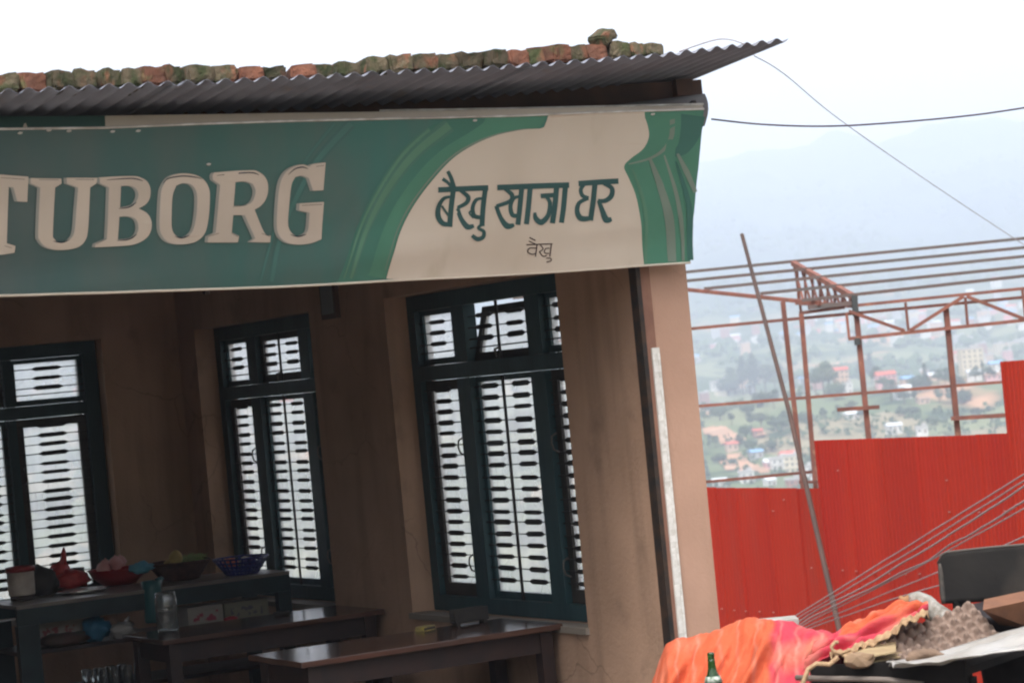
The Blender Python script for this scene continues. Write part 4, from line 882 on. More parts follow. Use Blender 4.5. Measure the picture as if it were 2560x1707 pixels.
# cart body: long dark steel box with a rolled rim
cf0 = P8(1000, 740, 10.35); cf1 = P8(1985, 712, 9.9)
ct = thing('stove_cart', 'sooty black steel cooking cart under the egg trays', 'cart', (cf0.x, cf0.y, 0), math.atan2(cf1.y - cf0.y, cf1.x - cf0.x))
CL = (cf1 - cf0).length; cz0 = cf0.z; cz1 = cf1.z
obj('front_panel', MB().hexa([(.03, 0, .45), (CL, 0, .45), (CL, .02, .45), (.03, .02, .45), (.03, 0, cz0), (CL, 0, cz1), (CL, .02, cz1), (.03, .02, cz0)]), m_sootm, ct)
obj('tray', MB().hexa([(.03, .021, cz0 - .06), (CL, .021, cz1 - .06), (CL, 1.0, cz1 - .05), (.03, 1.0, cz0 - .05), (.03, .021, cz0 - .03), (CL, .021, cz1 - .03), (CL, 1.0, cz1 - .02), (.03, 1.0, cz0 - .02)]), m_sootm, ct)
obj('back_tray', MB().box((CL + .001, .55, cz1 - .056), (CL + .5, 1.0, cz1 - .026)), m_sootm, ct)
for x, y in ((.05, .06), (CL - .06, .06), (.05, .9), (CL + .4, .9)): obj('leg', MB().box((x, y, -.05), (x + .05, y + .05, cz0 - .061)), m_sootm, ct)
r0 = P8(1010, 818, 10.3); r1 = P8(1380, 828, 10.15)
obj('front_rim', MB().tube([(-.02, -.03, r0.z), (.1, -.035, r0.z - .004), (.25, -.035, r0.z - .004), (.4, -.025, r0.z - .01), (.55, -.01, r0.z - .03)], .012, 8), mat('worn_rim', (.16, .13, .11), .5), ct, smooth=True)
# draped cloth, part one: big mound
m_cloth = bpy.data.materials.new('orange_pink_cloth'); m_cloth.use_nodes = True
t_ = m_cloth.node_tree; N = t_.nodes; L = t_.links; p_ = N['Principled BSDF']; p_.inputs['Roughness'].default_value = .8; p_.inputs['Specular IOR Level'].default_value = .2
uvn = N.new('ShaderNodeUVMap'); uvn.uv_map = 'UVMap'; sx = N.new('ShaderNodeSeparateXYZ'); L.new(uvn.outputs[0], sx.inputs[0])
def mth(op, a, b=None):
    n = N.new('ShaderNodeMath'); n.operation = op
    for i, c in ((0, a), (1, b)):
        if c is None: continue
        if isinstance(c, (int, float)): n.inputs[i].default_value = c
        else: L.new(c, n.inputs[i])
    return n.outputs[0]
def mixc(f, a, b):
    x = N.new('ShaderNodeMix'); x.data_type = 'RGBA'; L.new(f, x.inputs[0])
    for i, c in ((6, a), (7, b)):
        if isinstance(c, tuple): x.inputs[i].default_value = (*c, 1)
        else: L.new(c, x.inputs[i])
    return x.outputs[2]
nz_ = N.new('ShaderNodeTexNoise'); nz_.inputs['Scale'].default_value = 7; L.new(uvn.outputs[0], nz_.inputs['Vector'])
shift = mth('MULTIPLY', mth('SUBTRACT', nz_.outputs['Fac'], .5), .10)
uu = mth('ADD', sx.outputs[0], shift)
pinkf = mth('SMOOTH_MIN', 1, 1); mr_ = N.new('ShaderNodeMapRange'); mr_.interpolation_type = 'SMOOTHSTEP'; mr_.inputs[1].default_value = .545; mr_.inputs[2].default_value = .575; L.new(uu, mr_.inputs[0])
base = mixc(mr_.outputs[0], (.50, .095, .04), (.45, .042, .065))
nz2 = N.new('ShaderNodeTexNoise'); nz2.inputs['Scale'].default_value = 3; L.new(uvn.outputs[0], nz2.inputs['Vector'])
mr2 = N.new('ShaderNodeMapRange'); mr2.inputs[1].default_value = .5; mr2.inputs[2].default_value = .7; mr2.inputs[4].default_value = .85; L.new(nz2.outputs['Fac'], mr2.inputs[0])
base = mixc(mr2.outputs[0], base, (.53, .18, .11))
st = mth('ABSOLUTE', mth('SUBTRACT', mth('FRACT', mth('MULTIPLY', uu, 11.0)), .5)); sf = N.new('ShaderNodeMapRange'); sf.inputs[1].default_value = .13; sf.inputs[2].default_value = .02; sf.inputs[3].default_value = 0; sf.inputs[4].default_value = .5; L.new(st, sf.inputs[0])
dots = mth('MULTIPLY', sf.outputs[0], mth('ADD', mth('MULTIPLY', nz2.outputs['Fac'], 1.3), -.1))
base = mixc(dots, base, (.56, .29, .22))
L.new(base, p_.inputs['Base Color'])
nb = N.new('ShaderNodeTexNoise'); nb.inputs['Scale'].default_value = 34; L.new(uvn.outputs[0], nb.inputs['Vector']); bb = N.new('ShaderNodeBump'); bb.inputs['Strength'].default_value = .5; bb.inputs['Distance'].default_value = .01; L.new(nb.outputs['Fac'], bb.inputs['Height']); L.new(bb.outputs[0], p_.inputs['Normal'])
def cloth_obj(name, fn, nu, nv, parent, origin, m=m_cloth, uvfn=None, solid=.004):
    mb = MB().grid(lambda a_, b_: fn(a_, b_) - origin, nu, nv); me = mb.mesh(name, m, True)
    uv = me.uv_layers.new(name='UVMap')
    for poly in me.polygons:
        for li in poly.loop_indices:
            vi = me.loops[li].vertex_index; a_, b_ = (vi // (nv + 1)) / nu, (vi % (nv + 1)) / nv
            uv.data[li].uv = uvfn(a_, b_) if uvfn else (a_, b_)
    o = link(name, me, parent); md = o.modifiers.new('s', 'SOLIDIFY'); md.thickness = solid
    return o
TOPC = [(60, 900), (120, 730), (165, 632), (230, 606), (285, 604), (470, 545), (600, 492), (700, 470), (780, 466), (900, 490), (1010, 510), (1120, 532), (1190, 572), (1270, 625)]
def mound(a_, b_):
    """a_ along the heap, b_ from the back (0) over the ridge (.3) to the front hem (1)"""
    X = 60 + a_ * 1210; yt = lerp_tab(TOPC, X); yr = 11.0 - .25 * a_
    rg = P8(X, yt, yr)
    if b_ < .3:
        k = 1 - b_ / .3; q = rg + Vector((0, .45 * k, -.30 * k ** 1.6))
    else:
        k = (b_ - .3) / .7
        fall = .62 if a_ < .75 else .62 - .42 * (a_ - .75) / .25
        q = rg + Vector((-.05 * k, -.52 * (1 - (1 - k) ** 1.7), -fall * k ** 1.55))
        # sweeping folds that run down from the right shoulder to the left hem
        ph = (a_ * 5.2 + k * 2.7); am = .036 * sm(.0, .4, k) * (1 - .3 * a_)
        q += Vector((0, -1, .35)) * am * ((1 - 2 * abs(sin(ph * 2.6 + .6 * noise.noise(Vector((a_ * 4, k * 3, 9)))))) + .5 * (1 - 2 * abs(sin(ph * 5.7 + 1))) + .4 * noise.noise(Vector((ph * 3, k * 2, 3))))
    nn = .034 * noise.noise(Vector((a_ * 7, b_ * 5, 1))) + .03 * (.5 - abs(noise.noise(Vector((a_ * 11 + b_ * 4, b_ * 4, 4))))) * sm(.2, .4, b_) + .016 * (.4 - abs(noise.noise(Vector((a_ * 26 + b_ * 9, b_ * 8, 6)))))
    return q + Vector((0, -nn, nn * .8))
def muv(a_, b_): return (a_ * .9 + max(0, b_ - .3) * .13, b_)
c0 = P8(600, 850, 10.8); c0.z = 0
cl = thing('draped_cloth', 'orange and pink striped cloth draped over a heap on the stall', 'cloth', c0)
cloth_obj('mound', mound, 160, 90, cl, c0, uvfn=muv)
UP = [(1100, 600), (1190, 575), (1240, 540), (1310, 478), (1400, 470), (1480, 432), (1560, 388), (1640, 372), (1705, 371), (1750, 402)]
LO = [(1000, 750), (1080, 720), (1150, 690), (1185, 668), (1290, 640), (1375, 592), (1490, 545), (1600, 482), (1690, 448), (1760, 412)]
def spline(tab, k):
    n = len(tab) - 1; f = k * n; i = min(int(f), n - 1); r = f - i
    return tab[i][0] + (tab[i + 1][0] - tab[i][0]) * r, tab[i][1] + (tab[i + 1][1] - tab[i][1]) * r
def scarf(a_, b_):
    x0, y0 = spline(UP, a_); x1, y1 = spline(LO, a_)
    q = P8(x0, y0, 10.75).lerp(P8(x1, y1, 10.3), b_)
    f = .026 * (1 - 2 * abs(sin(b_ * 7 + a_ * 3))) * (1 - abs(2 * b_ - 1) ** 3) + .012 * (1 - 2 * abs(sin(b_ * 17 + a_ * 6))) + .024 * noise.noise(Vector((a_ * 9, b_ * 5, 2)))
    bul = .06 * sin(pi * b_)
    return q + Vector((0, -f - bul, f + bul * .6))
cloth_obj('twisted_end', scarf, 60, 40, cl, c0, uvfn=lambda a_, b_: (.34 + .32 * b_ if a_ > .25 else .6, a_ * .7))
m_lace = mat('lace_trim', (.46, .31, .18), .9, (.30, .18, .10), 40, bump=.8, bscale=90)
hemp = [scarf(k / 50, 1.0) - c0 + Vector((0, -.012, .004)) for k in range(14, 51)]
def lace(a_, b_):
    k = .26 + .74 * a_; q = scarf(k, 1.0); return q + Vector((0, -.014 - .012 * b_, .010 - (.026 + .006 * sin(a_ * 70)) * b_ + .004 * sin(a_ * 90 + b_ * 2)))
cloth_obj('lace_hem', lace, 80, 4, cl, c0, m_lace, solid=.003)
lp = [P8(x, y, 10.22) - c0 for x, y in [(1290, 645), (1230, 668), (1185, 660), (1172, 625), (1195, 598), (1215, 600)]]
obj('lace_loop', MB().tube(lp, .008, 8), m_lace, cl, smooth=True)
lp = [P8(x, y, 10.2) - c0 for x, y in [(1215, 690), (1160, 735), (1080, 730), (1030, 765), (1005, 830), (985, 880)]]
obj('lace_hem', MB().tube(lp, .010, 8), m_lace, cl, smooth=True)
hump = thing('cloth_bundle', 'heap of sacks hidden beneath the orange striped cloth', 'bundle', c0)
obj('sacks', MB().lump(P8(700, 700, 11.15) - c0 + Vector((0, 0, -.1)), (.42, .22, .16), 3, .1, 2, 1), m_blk, hump, smooth=True)
bs = thing('stall_table', 'low wooden stall table carrying the cloth-covered heap', 'table', (c0.x, c0.y + .25, 0))
obj('tabletop', MB().box((-.62, -.25, .5), (.5, .35, .53)), m_wood_dark, bs)
for x in (-.58, .42):
    for y in (-.2, .28): obj('leg', MB().box((x, y, -.06), (x + .05, y + .05, .499)), m_wood_dark, bs)
# white lid behind the cloth
t = thing('foam_box', 'white foam box lid poking up behind the orange cloth', 'box', P8(860, 505, 11.25)); obj('lid', MB().box((-.085, 0, -.03), (.085, .14, .0)), mat('foam', (.42, .40, .37), .9, (.3, .28, .25), 9), t, bevel=.006); t.location.z = P8(860, 462, 11.25).z
bpy.context.view_layer.update()
obj('box', MB().box((-.08, .005, -.5), (.08, .135, -.0305)), mat('foam2', (.38, .36, .33), .9), t)
# beer bottle
bz = P8(432, 662, 10.0)
m_bot = mat('bottle_green', (.02, .12, .02), .08, trans=.7, spec=.6)
bt = thing('beer_bottle', 'green glass beer bottle standing in front of the orange cloth', 'bottle', (bz.x, bz.y, bz.z - .262))
obj('glass', MB().lathe([(0, 0), (.034, 0), (.0365, .006), (.0365, .135), (.033, .155), (.022, .178), (.0165, .2), (.0140, .235), (.0135, .245), (.0145, .246), (.0145, .256), (.0125, .262), (0, .262)], 24), m_bot, bt, smooth=True)
obj('neck_label', MB().lathe([(.0275, .1695), (.0365, .146), (.0372, .146), (.0282, .1695), (.0275, .1695)], 24), mat('neck_label', (.5, .52, .47), .5, (.1, .16, .1), 70), bt, smooth=True)
obj('body_label', MB().lathe([(.0368, .03), (.0368, .115), (.0372, .115), (.0372, .03), (.0368, .03)], 24), mat('body_label', (.5, .5, .45), .5, (.1, .22, .1), 40), bt, smooth=True)
obj('cap_ring', MB().lathe([(.0150, .228), (.0150, .236), (.0146, .236)], 20), m_bot, bt, smooth=True)
sh_ = thing('stool', 'low wooden stool under the green beer bottle', 'stool', (bz.x, bz.y, 0))
sz = bz.z - .262
obj('seat', MB().box((-.15, -.13, sz - .03), (.15, .13, sz)), m_wood_dark, sh_)
for x in (-.13, .09):
    for y in (-.11, .07): obj('leg', MB().box((x, y, -.06), (x + .04, y + .04, sz - .031)), m_wood_dark, sh_)
# egg trays
m_pulp = mat('egg_pulp', (.27, .195, .155), .95, (.2, .14, .11), 18, 5, bump=.4, bscale=80)
def tray_mesh(n):
    S_ = .295; N_ = 60; mb = MB(); pt = S_ / n
    def h(x, y):
        cx = (x / pt) % 1 - .5; cy_ = (y / pt) % 1 - .5; r_ = sqrt(cx * cx + cy_ * cy_)
        peak = sm(.40, .13, r_); dx = .5 - abs(cx); dy = .5 - abs(cy_); cup = sm(.42, .05, sqrt(dx * dx + dy * dy))
        return .027 * peak - .014 * cup - (.012 * peak if r_ < .05 else 0)
    mb.grid(lambda a_, b_: (a_ * S_ - S_ / 2, b_ * S_ - S_ / 2, h(a_ * S_, b_ * S_) + .003 * noise.noise(Vector((a_ * 6, b_ * 6, 0)))), N_, N_)
    return mb.mesh('egg_tray', m_pulp, True)
TM = tray_mesh(6)
def place_plane(o, pc, px, py):
    """put an object's x/y axes along two world directions"""
    X_ = px.normalized(); Z_ = X_.cross(py).normalized(); Y_ = Z_.cross(X_); o.matrix_world = Matrix((X_, Y_, Z_)).transposed().to_4x4(); o.location = pc
for (pc, a_, tilt, roll_, lab) in [(P8(1950, 560, 10.45), .22, .75, -.14, 'grey pulp egg tray lying tilted on top of the other tray'), (P8(1650, 640, 10.33), .50, .60, -.10, 'torn lower pulp egg tray sticking out over the cart edge')]:
    o = link('egg_tray', TM, None); md = o.modifiers.new('s', 'SOLIDIFY'); md.thickness = .003
    X_ = Vector((cos(a_), sin(a_), .16 - roll_)); Y_ = Vector((-sin(a_), cos(a_), tilt))
    place_plane(o, pc, X_, Y_); tag(o, lab, 'egg tray', 'egg trays on the cart')
# cardboard under the trays
cb = [P8(x, y, Y) for x, y, Y in [(1255, 715, 10.12), (1370, 605, 10.45), (1565, 518, 10.55), (1568, 655, 10.2)]]
cbo = thing('cardboard_box', 'tan flattened cardboard box under the lace hem and egg trays', 'cardboard', cb[0])
nrm = (cb[1] - cb[0]).cross(cb[3] - cb[0]).normalized() * .006
m_card = mat('cardboard', (.36, .27, .15), .85, (.29, .21, .12), 7, stretch=(1, 4, 4))
obj('flap', MB().hexa([p - cb[0] for p in cb] + [p - cb[0] + nrm for p in cb]), m_card, cbo)
cb2 = [p + Vector((.03, .06, -.028)) for p in cb]; obj('flap', MB().hexa([p - cb[0] for p in cb2] + [p - cb[0] + nrm for p in cb2]), m_card, cbo)
# rag, wood chunk between trays and sheet
t = thing('wood_block', 'small broken wood block under the cardboard on the cart', 'wood', P8(1350, 725, 10.15)); obj('chunk', MB().lump((0, 0, .01), (.06, .05, .035), 2, .5, 2.2, 4), mat('chunk', (.3, .2, .12), .9, (.2, .13, .08), 9), t)
t = thing('twisted_rag', 'dirty brown twisted rag lying below the egg trays', 'rag', P8(1700, 690, 10.1)); obj('rag', MB().tube([P8(x, y, 10.08) - P8(1700, 690, 10.1) for x, y in [(1640, 720), (1670, 690), (1740, 668), (1800, 668), (1850, 690), (1870, 715)]], [.015, .024, .02, .018, .016, .006], 8), mat('rag_brown', (.24, .16, .11), .9, (.15, .1, .07), 12, bump=.5), t, smooth=True)
# white plastic sheet over the right end of the cart
SU = [(1500, 730), (1700, 700), (1850, 672), (2000, 625), (2170, 572), (2352, 512), (2520, 460)]; SL = [(1560, 742), (1700, 745), (1850, 730), (1985, 708), (2170, 680), (2352, 648), (2520, 618)]
def psh(a_, b_):
    x0, y0 = spline(SU, a_); x1, y1 = spline(SL, a_); q = P8(x0, y0, 10.25 - .15 * a_).lerp(P8(x1, y1, 9.85 - .15 * a_), b_)
    f = .012 * sin(b_ * 13 + a_ * 3) + .012 * noise.noise(Vector((a_ * 8, b_ * 4, 8))); return q + Vector((0, -f, f))
ps0 = P8(2000, 680, 9.9); pst = thing('plastic_sheet', 'dusty white plastic sheet spread over the right end of the cart', 'sheet', ps0)
cloth_obj('sheet', psh, 50, 16, pst, ps0, mat('plastic_white', (.35, .335, .32), .4, (.26, .235, .205), 5, 5, spec=.5), solid=.003)
# black upright panel
bp = [P8(x, y, 11.1) for x, y in [(1868, 375), (2700, 330), (2700, 5), (1855, 62)]]
bo_ = thing('tin_panel', 'upright curved sooty tin plate standing behind the wok', 'stove', (bp[0].x, 11.1, bp[0].z))
wd_ = bp[1].x - bp[0].x; ht = bp[3].z - bp[0].z
def plate(a_, b_):
    x = a_ * wd_; rr = .045; zt = ht + .012 * sin(a_ * pi) - (rr - sqrt(max(0, rr * rr - max(0, rr - x) ** 2)) if x < rr else 0)
    return Vector((x, .16 * (1 - sin(a_ * pi * .62 + .35)) - .02, b_ * zt))
obj('plate', MB().grid(plate, 40, 10), mat('tin_soot', (.017, .016, .0155), .8, (.027, .025, .023), 4, 5, bump=.2, spec=.08, col3=(.06, .05, .042), scale3=3.0, lo3=.56, hi3=.85), bo_, smooth=True, solid=.006)
obj('rolled_edge', MB().tube([plate(k_ / 30, 1.0) for k_ in range(31)], .006, 6), mat('tin_edge', (.10, .085, .075), .8), bo_, smooth=True)
obj('dusty_edge', MB().tube([plate(.012, k_ / 8) + Vector((0, -.004, 0)) for k_ in range(8)], [.008, .012, .013, .012, .011, .012, .010, .006], 8), mat('tin_dust', (.12, .10, .085), .9, (.05, .045, .04), 16, 5), bo_, smooth=True)
for x in (.05, wd_ - .1): obj('leg', MB().box((x, .05, -bp[0].z - .1), (x + .05, .1, .01)), m_sootm, bo_)
# wok
wc = P8(2240, 430, 10.75); wk = thing('wok', 'large sooty black wok on the cart before the tin plate', 'wok', wc); wk.rotation_euler = (.06, -.04, 0)
obj('bowl', MB().lathe([(0, -.13), (.09, -.115), (.16, -.07), (.205, -.01), (.215, .03), (.212, .032), (.2, -.008), (.155, -.065), (.085, -.108), (0, -.122)], 40), mat('wok_black', (.012, .009, .01), .35, (.03, .022, .022), 7), wk, smooth=True)
obj('handle', MB().tube([(-.2, -.04, .02), (-.24, -.03, .03), (-.24, .03, .03), (-.2, .04, .02)], .008, 6), m_sootm, wk, smooth=True)
obj('stand', MB().lathe([(.12, -.3), (.13, -.11), (.14, -.11), (.13, -.3)], 24), m_sootm, wk, smooth=True)
# terracotta piece
tpp = [(2100, 402), (2345, 350), (2420, 345), (2420, 520), (2200, 492)]
tc0 = P8(2100, 402, 10.35); t = thing('terracotta_slab', 'broken terracotta slab propped against the wok', 'slab', tc0)
fr_ = [P8(x, y, 10.35 + .04 * i_) - tc0 for i_, (x, y) in enumerate(tpp)]; n5 = len(fr_)
obj('slab', MB().add(fr_ + [p + Vector((.03, .12, .03)) for p in fr_], [tuple(range(n5))[::-1], tuple(range(n5, 2 * n5))] + [(i, (i + 1) % n5, (i + 1) % n5 + n5, i + n5) for i in range(n5)]), mat('terracotta', (.24, .11, .06), .9, (.16, .075, .045), 7, bump=.3), t)
# log
t = thing('tree_log', 'short grey barked log with a brown broken end', 'log', P8(1700, 350, 10.7))
lo0 = P8(1700, 350, 10.7)
obj('bark', MB().tube([P8(x, y, Y) - lo0 for x, y, Y in [(1655, 338, 10.75), (1700, 338, 10.72), (1750, 365, 10.68), (1790, 410, 10.62), (1840, 450, 10.6), (1900, 480, 10.6)]], [.026, .036, .042, .045, .05, .045], 12), mat('bark', (.36, .34, .31), .95, (.17, .15, .12), 25, 5, bump=1, bscale=60), t, smooth=True)
obj('broken_end', MB().tube([P8(x, y, 10.74) - lo0 for x, y in [(1588, 318), (1610, 345), (1650, 342), (1690, 335)]], [.006, .018, .026, .024], 8), mat('torn_wood', (.33, .18, .09), .9, (.2, .1, .05), 12), t, smooth=True)
# dark sacks low on the right
for i, (x, y, r) in enumerate([(2080, 812, .1), (2360, 835, .12)]):
    q = P8(x, y, 12.3); t = thing('sack', ['knobbly dark sack on the ground behind the cart', 'rounded dark sack on the ground behind the cart'][i], 'sack', (q.x, q.y, -.06)); obj('sackcloth', MB().lump((0, 0, q.z * .5), (r, r, q.z * .55), 3, .25, 2, 3 + i), m_sootm, t, smooth=True)

# ------------------------------------------------------------------ bare earth cuts on the near slope
def inside(p, poly):
    c = False
    for (x0, y0), (x1, y1) in zip(poly, poly[1:] + poly[:1]):
        if (y0 > p[1]) != (y1 > p[1]) and p[0] < (x1 - x0) * (p[1] - y0) / (y1 - y0) + x0: c = not c
    return c
m_earth = mat('bare_earth', (.44, .24, .145), .95, (.34, .2, .125), .09, 5, col3=(.5, .33, .22), scale3=.2)
for poly in ([(130, 930), (340, 915), (420, 975), (540, 1040), (480, 1066), (300, 1075), (270, 1010), (150, 990)], [(300, 1190), (480, 1168), (560, 1250), (770, 1325), (700, 1345), (350, 1315), (285, 1240)], [(90, 740), (160, 760), (230, 800), (150, 805), (95, 780)], [(600, 960), (690, 970), (740, 1000), (620, 1002)]):
    poly = [(1720 + x / 3.6475, 820 + y / 3.6475) for x, y in poly]; x0 = min(p[0] for p in poly); x1 = max(p[0] for p in poly); y0 = min(p[1] for p in poly); y1 = max(p[1] for p in poly)
    mb = MB(); idx = {}
    def vtx(x, y):
        if (x, y) not in idx:
            p = hit(x + 1.2 * noise.noise(Vector((x, y, 0)) / 5), y + 1.2 * noise.noise(Vector((x, y, 9)) / 5), 560)
            if p is None: return None
            idx[(x, y)] = len(mb.v); mb.v.append(Vector((p.x, p.y, height(p.x, p.y) + .7)))
        return idx[(x, y)]
    st_ = 2.0; y = y0
    while y < y1:
        x = x0
        while x < x1:
            if inside((x + st_ / 2, y + st_ / 2), poly):
                q = [vtx(x, y + st_), vtx(x + st_, y + st_), vtx(x + st_, y), vtx(x, y)]
                if None not in q and max((mb.v[a_] - mb.v[b_]).length for a_ in q for b_ in q) < 60: mb.f.append(tuple(q))
            x += st_
        y += st_
    if mb.f: o = obj('earth_cut', mb, m_earth, smooth=True); o['kind'] = 'structure'

# ------------------------------------------------------------------ valley: trees
def leaf_mat(name, a, b):
    return mat(name, a, .8, b, .25, 3, .35, .65, spec=.15, rnd=.25)
m_lf = [leaf_mat('leaf_a', (.036, .06, .027), (.06, .085, .036)), leaf_mat('leaf_b', (.026, .05, .027), (.043, .068, .034)), leaf_mat('leaf_c', (.06, .08, .032), (.09, .105, .045))]
m_trunk = mat('trunk', (.09, .065, .045), .9)
def crown(seed, lobes, n, size):
    r = random.Random(seed); mb = MB()
    for i in range(n):
        c, R_ = r.choice(lobes); c = Vector(c); R_ = Vector(R_)
        d = Vector((r.gauss(0, 1), r.gauss(0, 1), r.gauss(0, 1))).normalized() * (r.random() ** .33)
        p = c + Vector((d.x * R_.x, d.y * R_.y, d.z * R_.z)); nn = (d + Vector((r.uniform(-.6, .6), r.uniform(-.6, .6), r.uniform(0, .8)))).normalized()
        a_ = nn.orthogonal().normalized(); a_.rotate(Matrix.Rotation(r.uniform(0, 6.3), 3, nn)); b_ = nn.cross(a_); s = size * r.uniform(.6, 1.3)
        mb.add([p + a_ * s, p + b_ * s * .6, p - a_ * s, p - b_ * s * .6], [(0, 1, 2, 3)])
    return mb
KINDS = []
specs = [('round', [((0, 0, 7), (3.2, 3.2, 2.6)), ((1.6, .5, 5.5), (2.2, 2.2, 1.8)), ((-1.7, -.4, 5.8), (2.2, 2.2, 2)), ((.3, -1.2, 8.8), (1.8, 1.8, 1.6))], 900, .42),
         ('tall', [((0, 0, 8), (1.6, 1.6, 4.6)), ((.6, 0, 5), (1.9, 1.9, 2.2)), ((-.3, .3, 11.5), (1.0, 1.0, 2.2))], 800, .40),
         ('spreading', [((0, 0, 6), (2.6, 2.6, 1.5)), ((2.6, 0, 6.6), (2, 2, 1.1)), ((-2.5, .4, 6.2), (2.1, 2.1, 1.2)), ((.4, 0, 7.6), (2, 2, 1.1))], 900, .42),
         ('bushy', [((0, 0, 2.6), (2.6, 2.6, 2.0)), ((1.6, .3, 2), (1.8, 1.8, 1.6)), ((-1.5, 0, 2.2), (1.7, 1.7, 1.6))], 700, .36)]
for k, (nm, lobes, n, s) in enumerate(specs):
    cr = crown(k, lobes, n, s).mesh('crown', m_lf[k % 3]); zt = lobes[0][0][2]
    tr = MB().tube([(0, 0, -1.5), (.05, 0, zt * .5), (.0, .05, zt)], [.28, .2, .08], 7)
    for c, R_ in lobes[1:]: tr.tube([(0, 0, zt * .45), (c[0] * .6, c[1] * .6, c[2] - .3), (c[0], c[1], c[2] + .2)], [.13, .09, .04], 5)
    KINDS.append((nm, cr, tr.mesh('trunk', m_trunk)))
TL = {'round': 'round-crowned hazy green tree on the valley slope', 'tall': 'tall narrow hazy green tree on the valley slope', 'spreading': 'flat spreading hazy green tree on the valley slope', 'bushy': 'low bushy hazy green shrub tree on the valley slope'}
TREES = []; HOUSES = []
def tree(p, k, h, wide=1.0, label=None):
    nm, cr, tr = KINDS[k]; H = {'round': 10.4, 'tall': 13.4, 'spreading': 8.6, 'bushy': 4.6}[nm]; s = h / H
    t = thing('valley_tree', label or TL[nm], 'tree', p, random.uniform(0, 6.3), 'trees on the valley slopes')
    TREES.append((t, nm)); t.scale = (s * wide, s * wide, s); link('crown', cr, t); link('trunk', tr, t)
rt = random.Random(3)
def base_at(x, y, dmin=560): return hit(x, y, dmin)
# trees placed where the photograph shows them: (x, y of the foot, height in pixels, kind)
TP = [(1838, 985, 62, 0), (1858, 985, 88, 1), (1876, 985, 80, 0), (1890, 990, 105, 1), (1915, 985, 72, 2), (1940, 985, 75, 0), (1960, 990, 60, 2), (1985, 985, 48, 1), (1820, 985, 50, 3), (1905, 1015, 40, 3), (1935, 1020, 45, 0), (1870, 1035, 32, 3),
      (2040, 985, 65, 0), (2060, 985, 80, 0), (2075, 990, 70, 2), (2090, 995, 45, 3), (2010, 985, 40, 1), (2165, 960, 60, 0), (2180, 960, 72, 1), (2195, 965, 50, 0), (2215, 985, 40, 2), (2230, 1010, 58, 0), (2262, 1015, 48, 0), (2290, 1010, 55, 1), (2315, 960, 52, 1), (2300, 975, 40, 3), (2345, 960, 38, 0), (2365, 975, 52, 0), (2385, 985, 48, 2), (2405, 985, 42, 0), (2440, 960, 40, 0), (2460, 950, 44, 1), (2480, 955, 36, 0), (2350, 1010, 40, 0), (2380, 1015, 46, 0), (2410, 1010, 38, 3),
      (1765, 1040, 35, 0), (1800, 1045, 32, 3), (1830, 1060, 30, 0), (1740, 1080, 30, 3), (1880, 1075, 42, 0), (1905, 1082, 46, 2), (1930, 1080, 40, 0), (1950, 1075, 36, 3), (1865, 1090, 30, 3), (1775, 1125, 38, 1), (1790, 1122, 30, 0), (1755, 1130, 30, 0), (1850, 1120, 30, 0), (1880, 1130, 32, 3), (1905, 1135, 28, 0), (1930, 1130, 30, 3), (1770, 1200, 42, 1), (1760, 1170, 30, 0), (1800, 1160, 26, 3), (1960, 1060, 34, 0), (2015, 1060, 30, 3), (2060, 1050, 30, 0), (2100, 1045, 34, 0), (2130, 1040, 36, 2), (2155, 1050, 30, 0), (2250, 1050, 34, 0), (2280, 1045, 30, 3), (2330, 1060, 22, 3), (2440, 1040, 20, 3)]
for x, y, hp, k in TP:
    p = base_at(x, y)
    if p is None: continue
    d = (p - CAMP).length; tree(Vector((p.x, p.y, height(p.x, p.y))), k, hp * d / F, 1.15)
for i in range(90):      # more trees of the same slopes, seen through the windows
    x = rt.uniform(-80, 1440); y = rt.uniform(1.0, 3.6) * 100 + 832 + .0945 * (1280 - x); p = base_at(x, y)
    if p is None or p.y > 1300: continue
    tree(Vector((p.x, p.y, height(p.x, p.y))), rt.randrange(4), rt.uniform(5, 11), 1.1)
# far woods as one mass
fw_ = MB(); rf = random.Random(11)
for i in range(15000):
    az_ = rf.uniform(-.235, .235); d = 1150 + 3400 * rf.random() ** 1.1; x, y = d * sin(az_), d * cos(az_)
    if noise.noise(Vector((x, y, 2)) / 170) < -.02 + rf.uniform(-.1, .15): continue
    h = rf.uniform(3, 7.5) * (1 + d / 9000); z = height(x, y); r_ = h * rf.uniform(.4, .65); n5 = 5; k0 = len(fw_.v)
    a0 = rf.uniform(0, 6)
    ring = lambda rr, zz: [Vector((x + rr * cos(a0 + 2 * pi * j / n5) * rf.uniform(.8, 1.2), y + rr * sin(a0 + 2 * pi * j / n5), z + zz * rf.uniform(.9, 1.1))) for j in range(n5)]
    fw_.v += ring(r_ * .7, h * .15) + ring(r_, h * .5) + ring(r_ * .55, h * .85) + [Vector((x, y, z + h))]
    for q in range(2):
        for j in range(n5): fw_.f.append((k0 + q * n5 + j, k0 + q * n5 + (j + 1) % n5, k0 + (q + 1) * n5 + (j + 1) % n5, k0 + (q + 1) * n5 + j))
    for j in range(n5): fw_.f.append((k0 + 2 * n5 + j, k0 + 2 * n5 + (j + 1) % n5, k0 + 3 * n5))
o = obj('far_woods', fw_, mat('far_leaf', (.04, .075, .03), .9, (.075, .11, .045), .02, 4)); o['kind'] = 'stuff'; tag(o, 'hazy far woods covering the opposite valley slopes', 'woods')
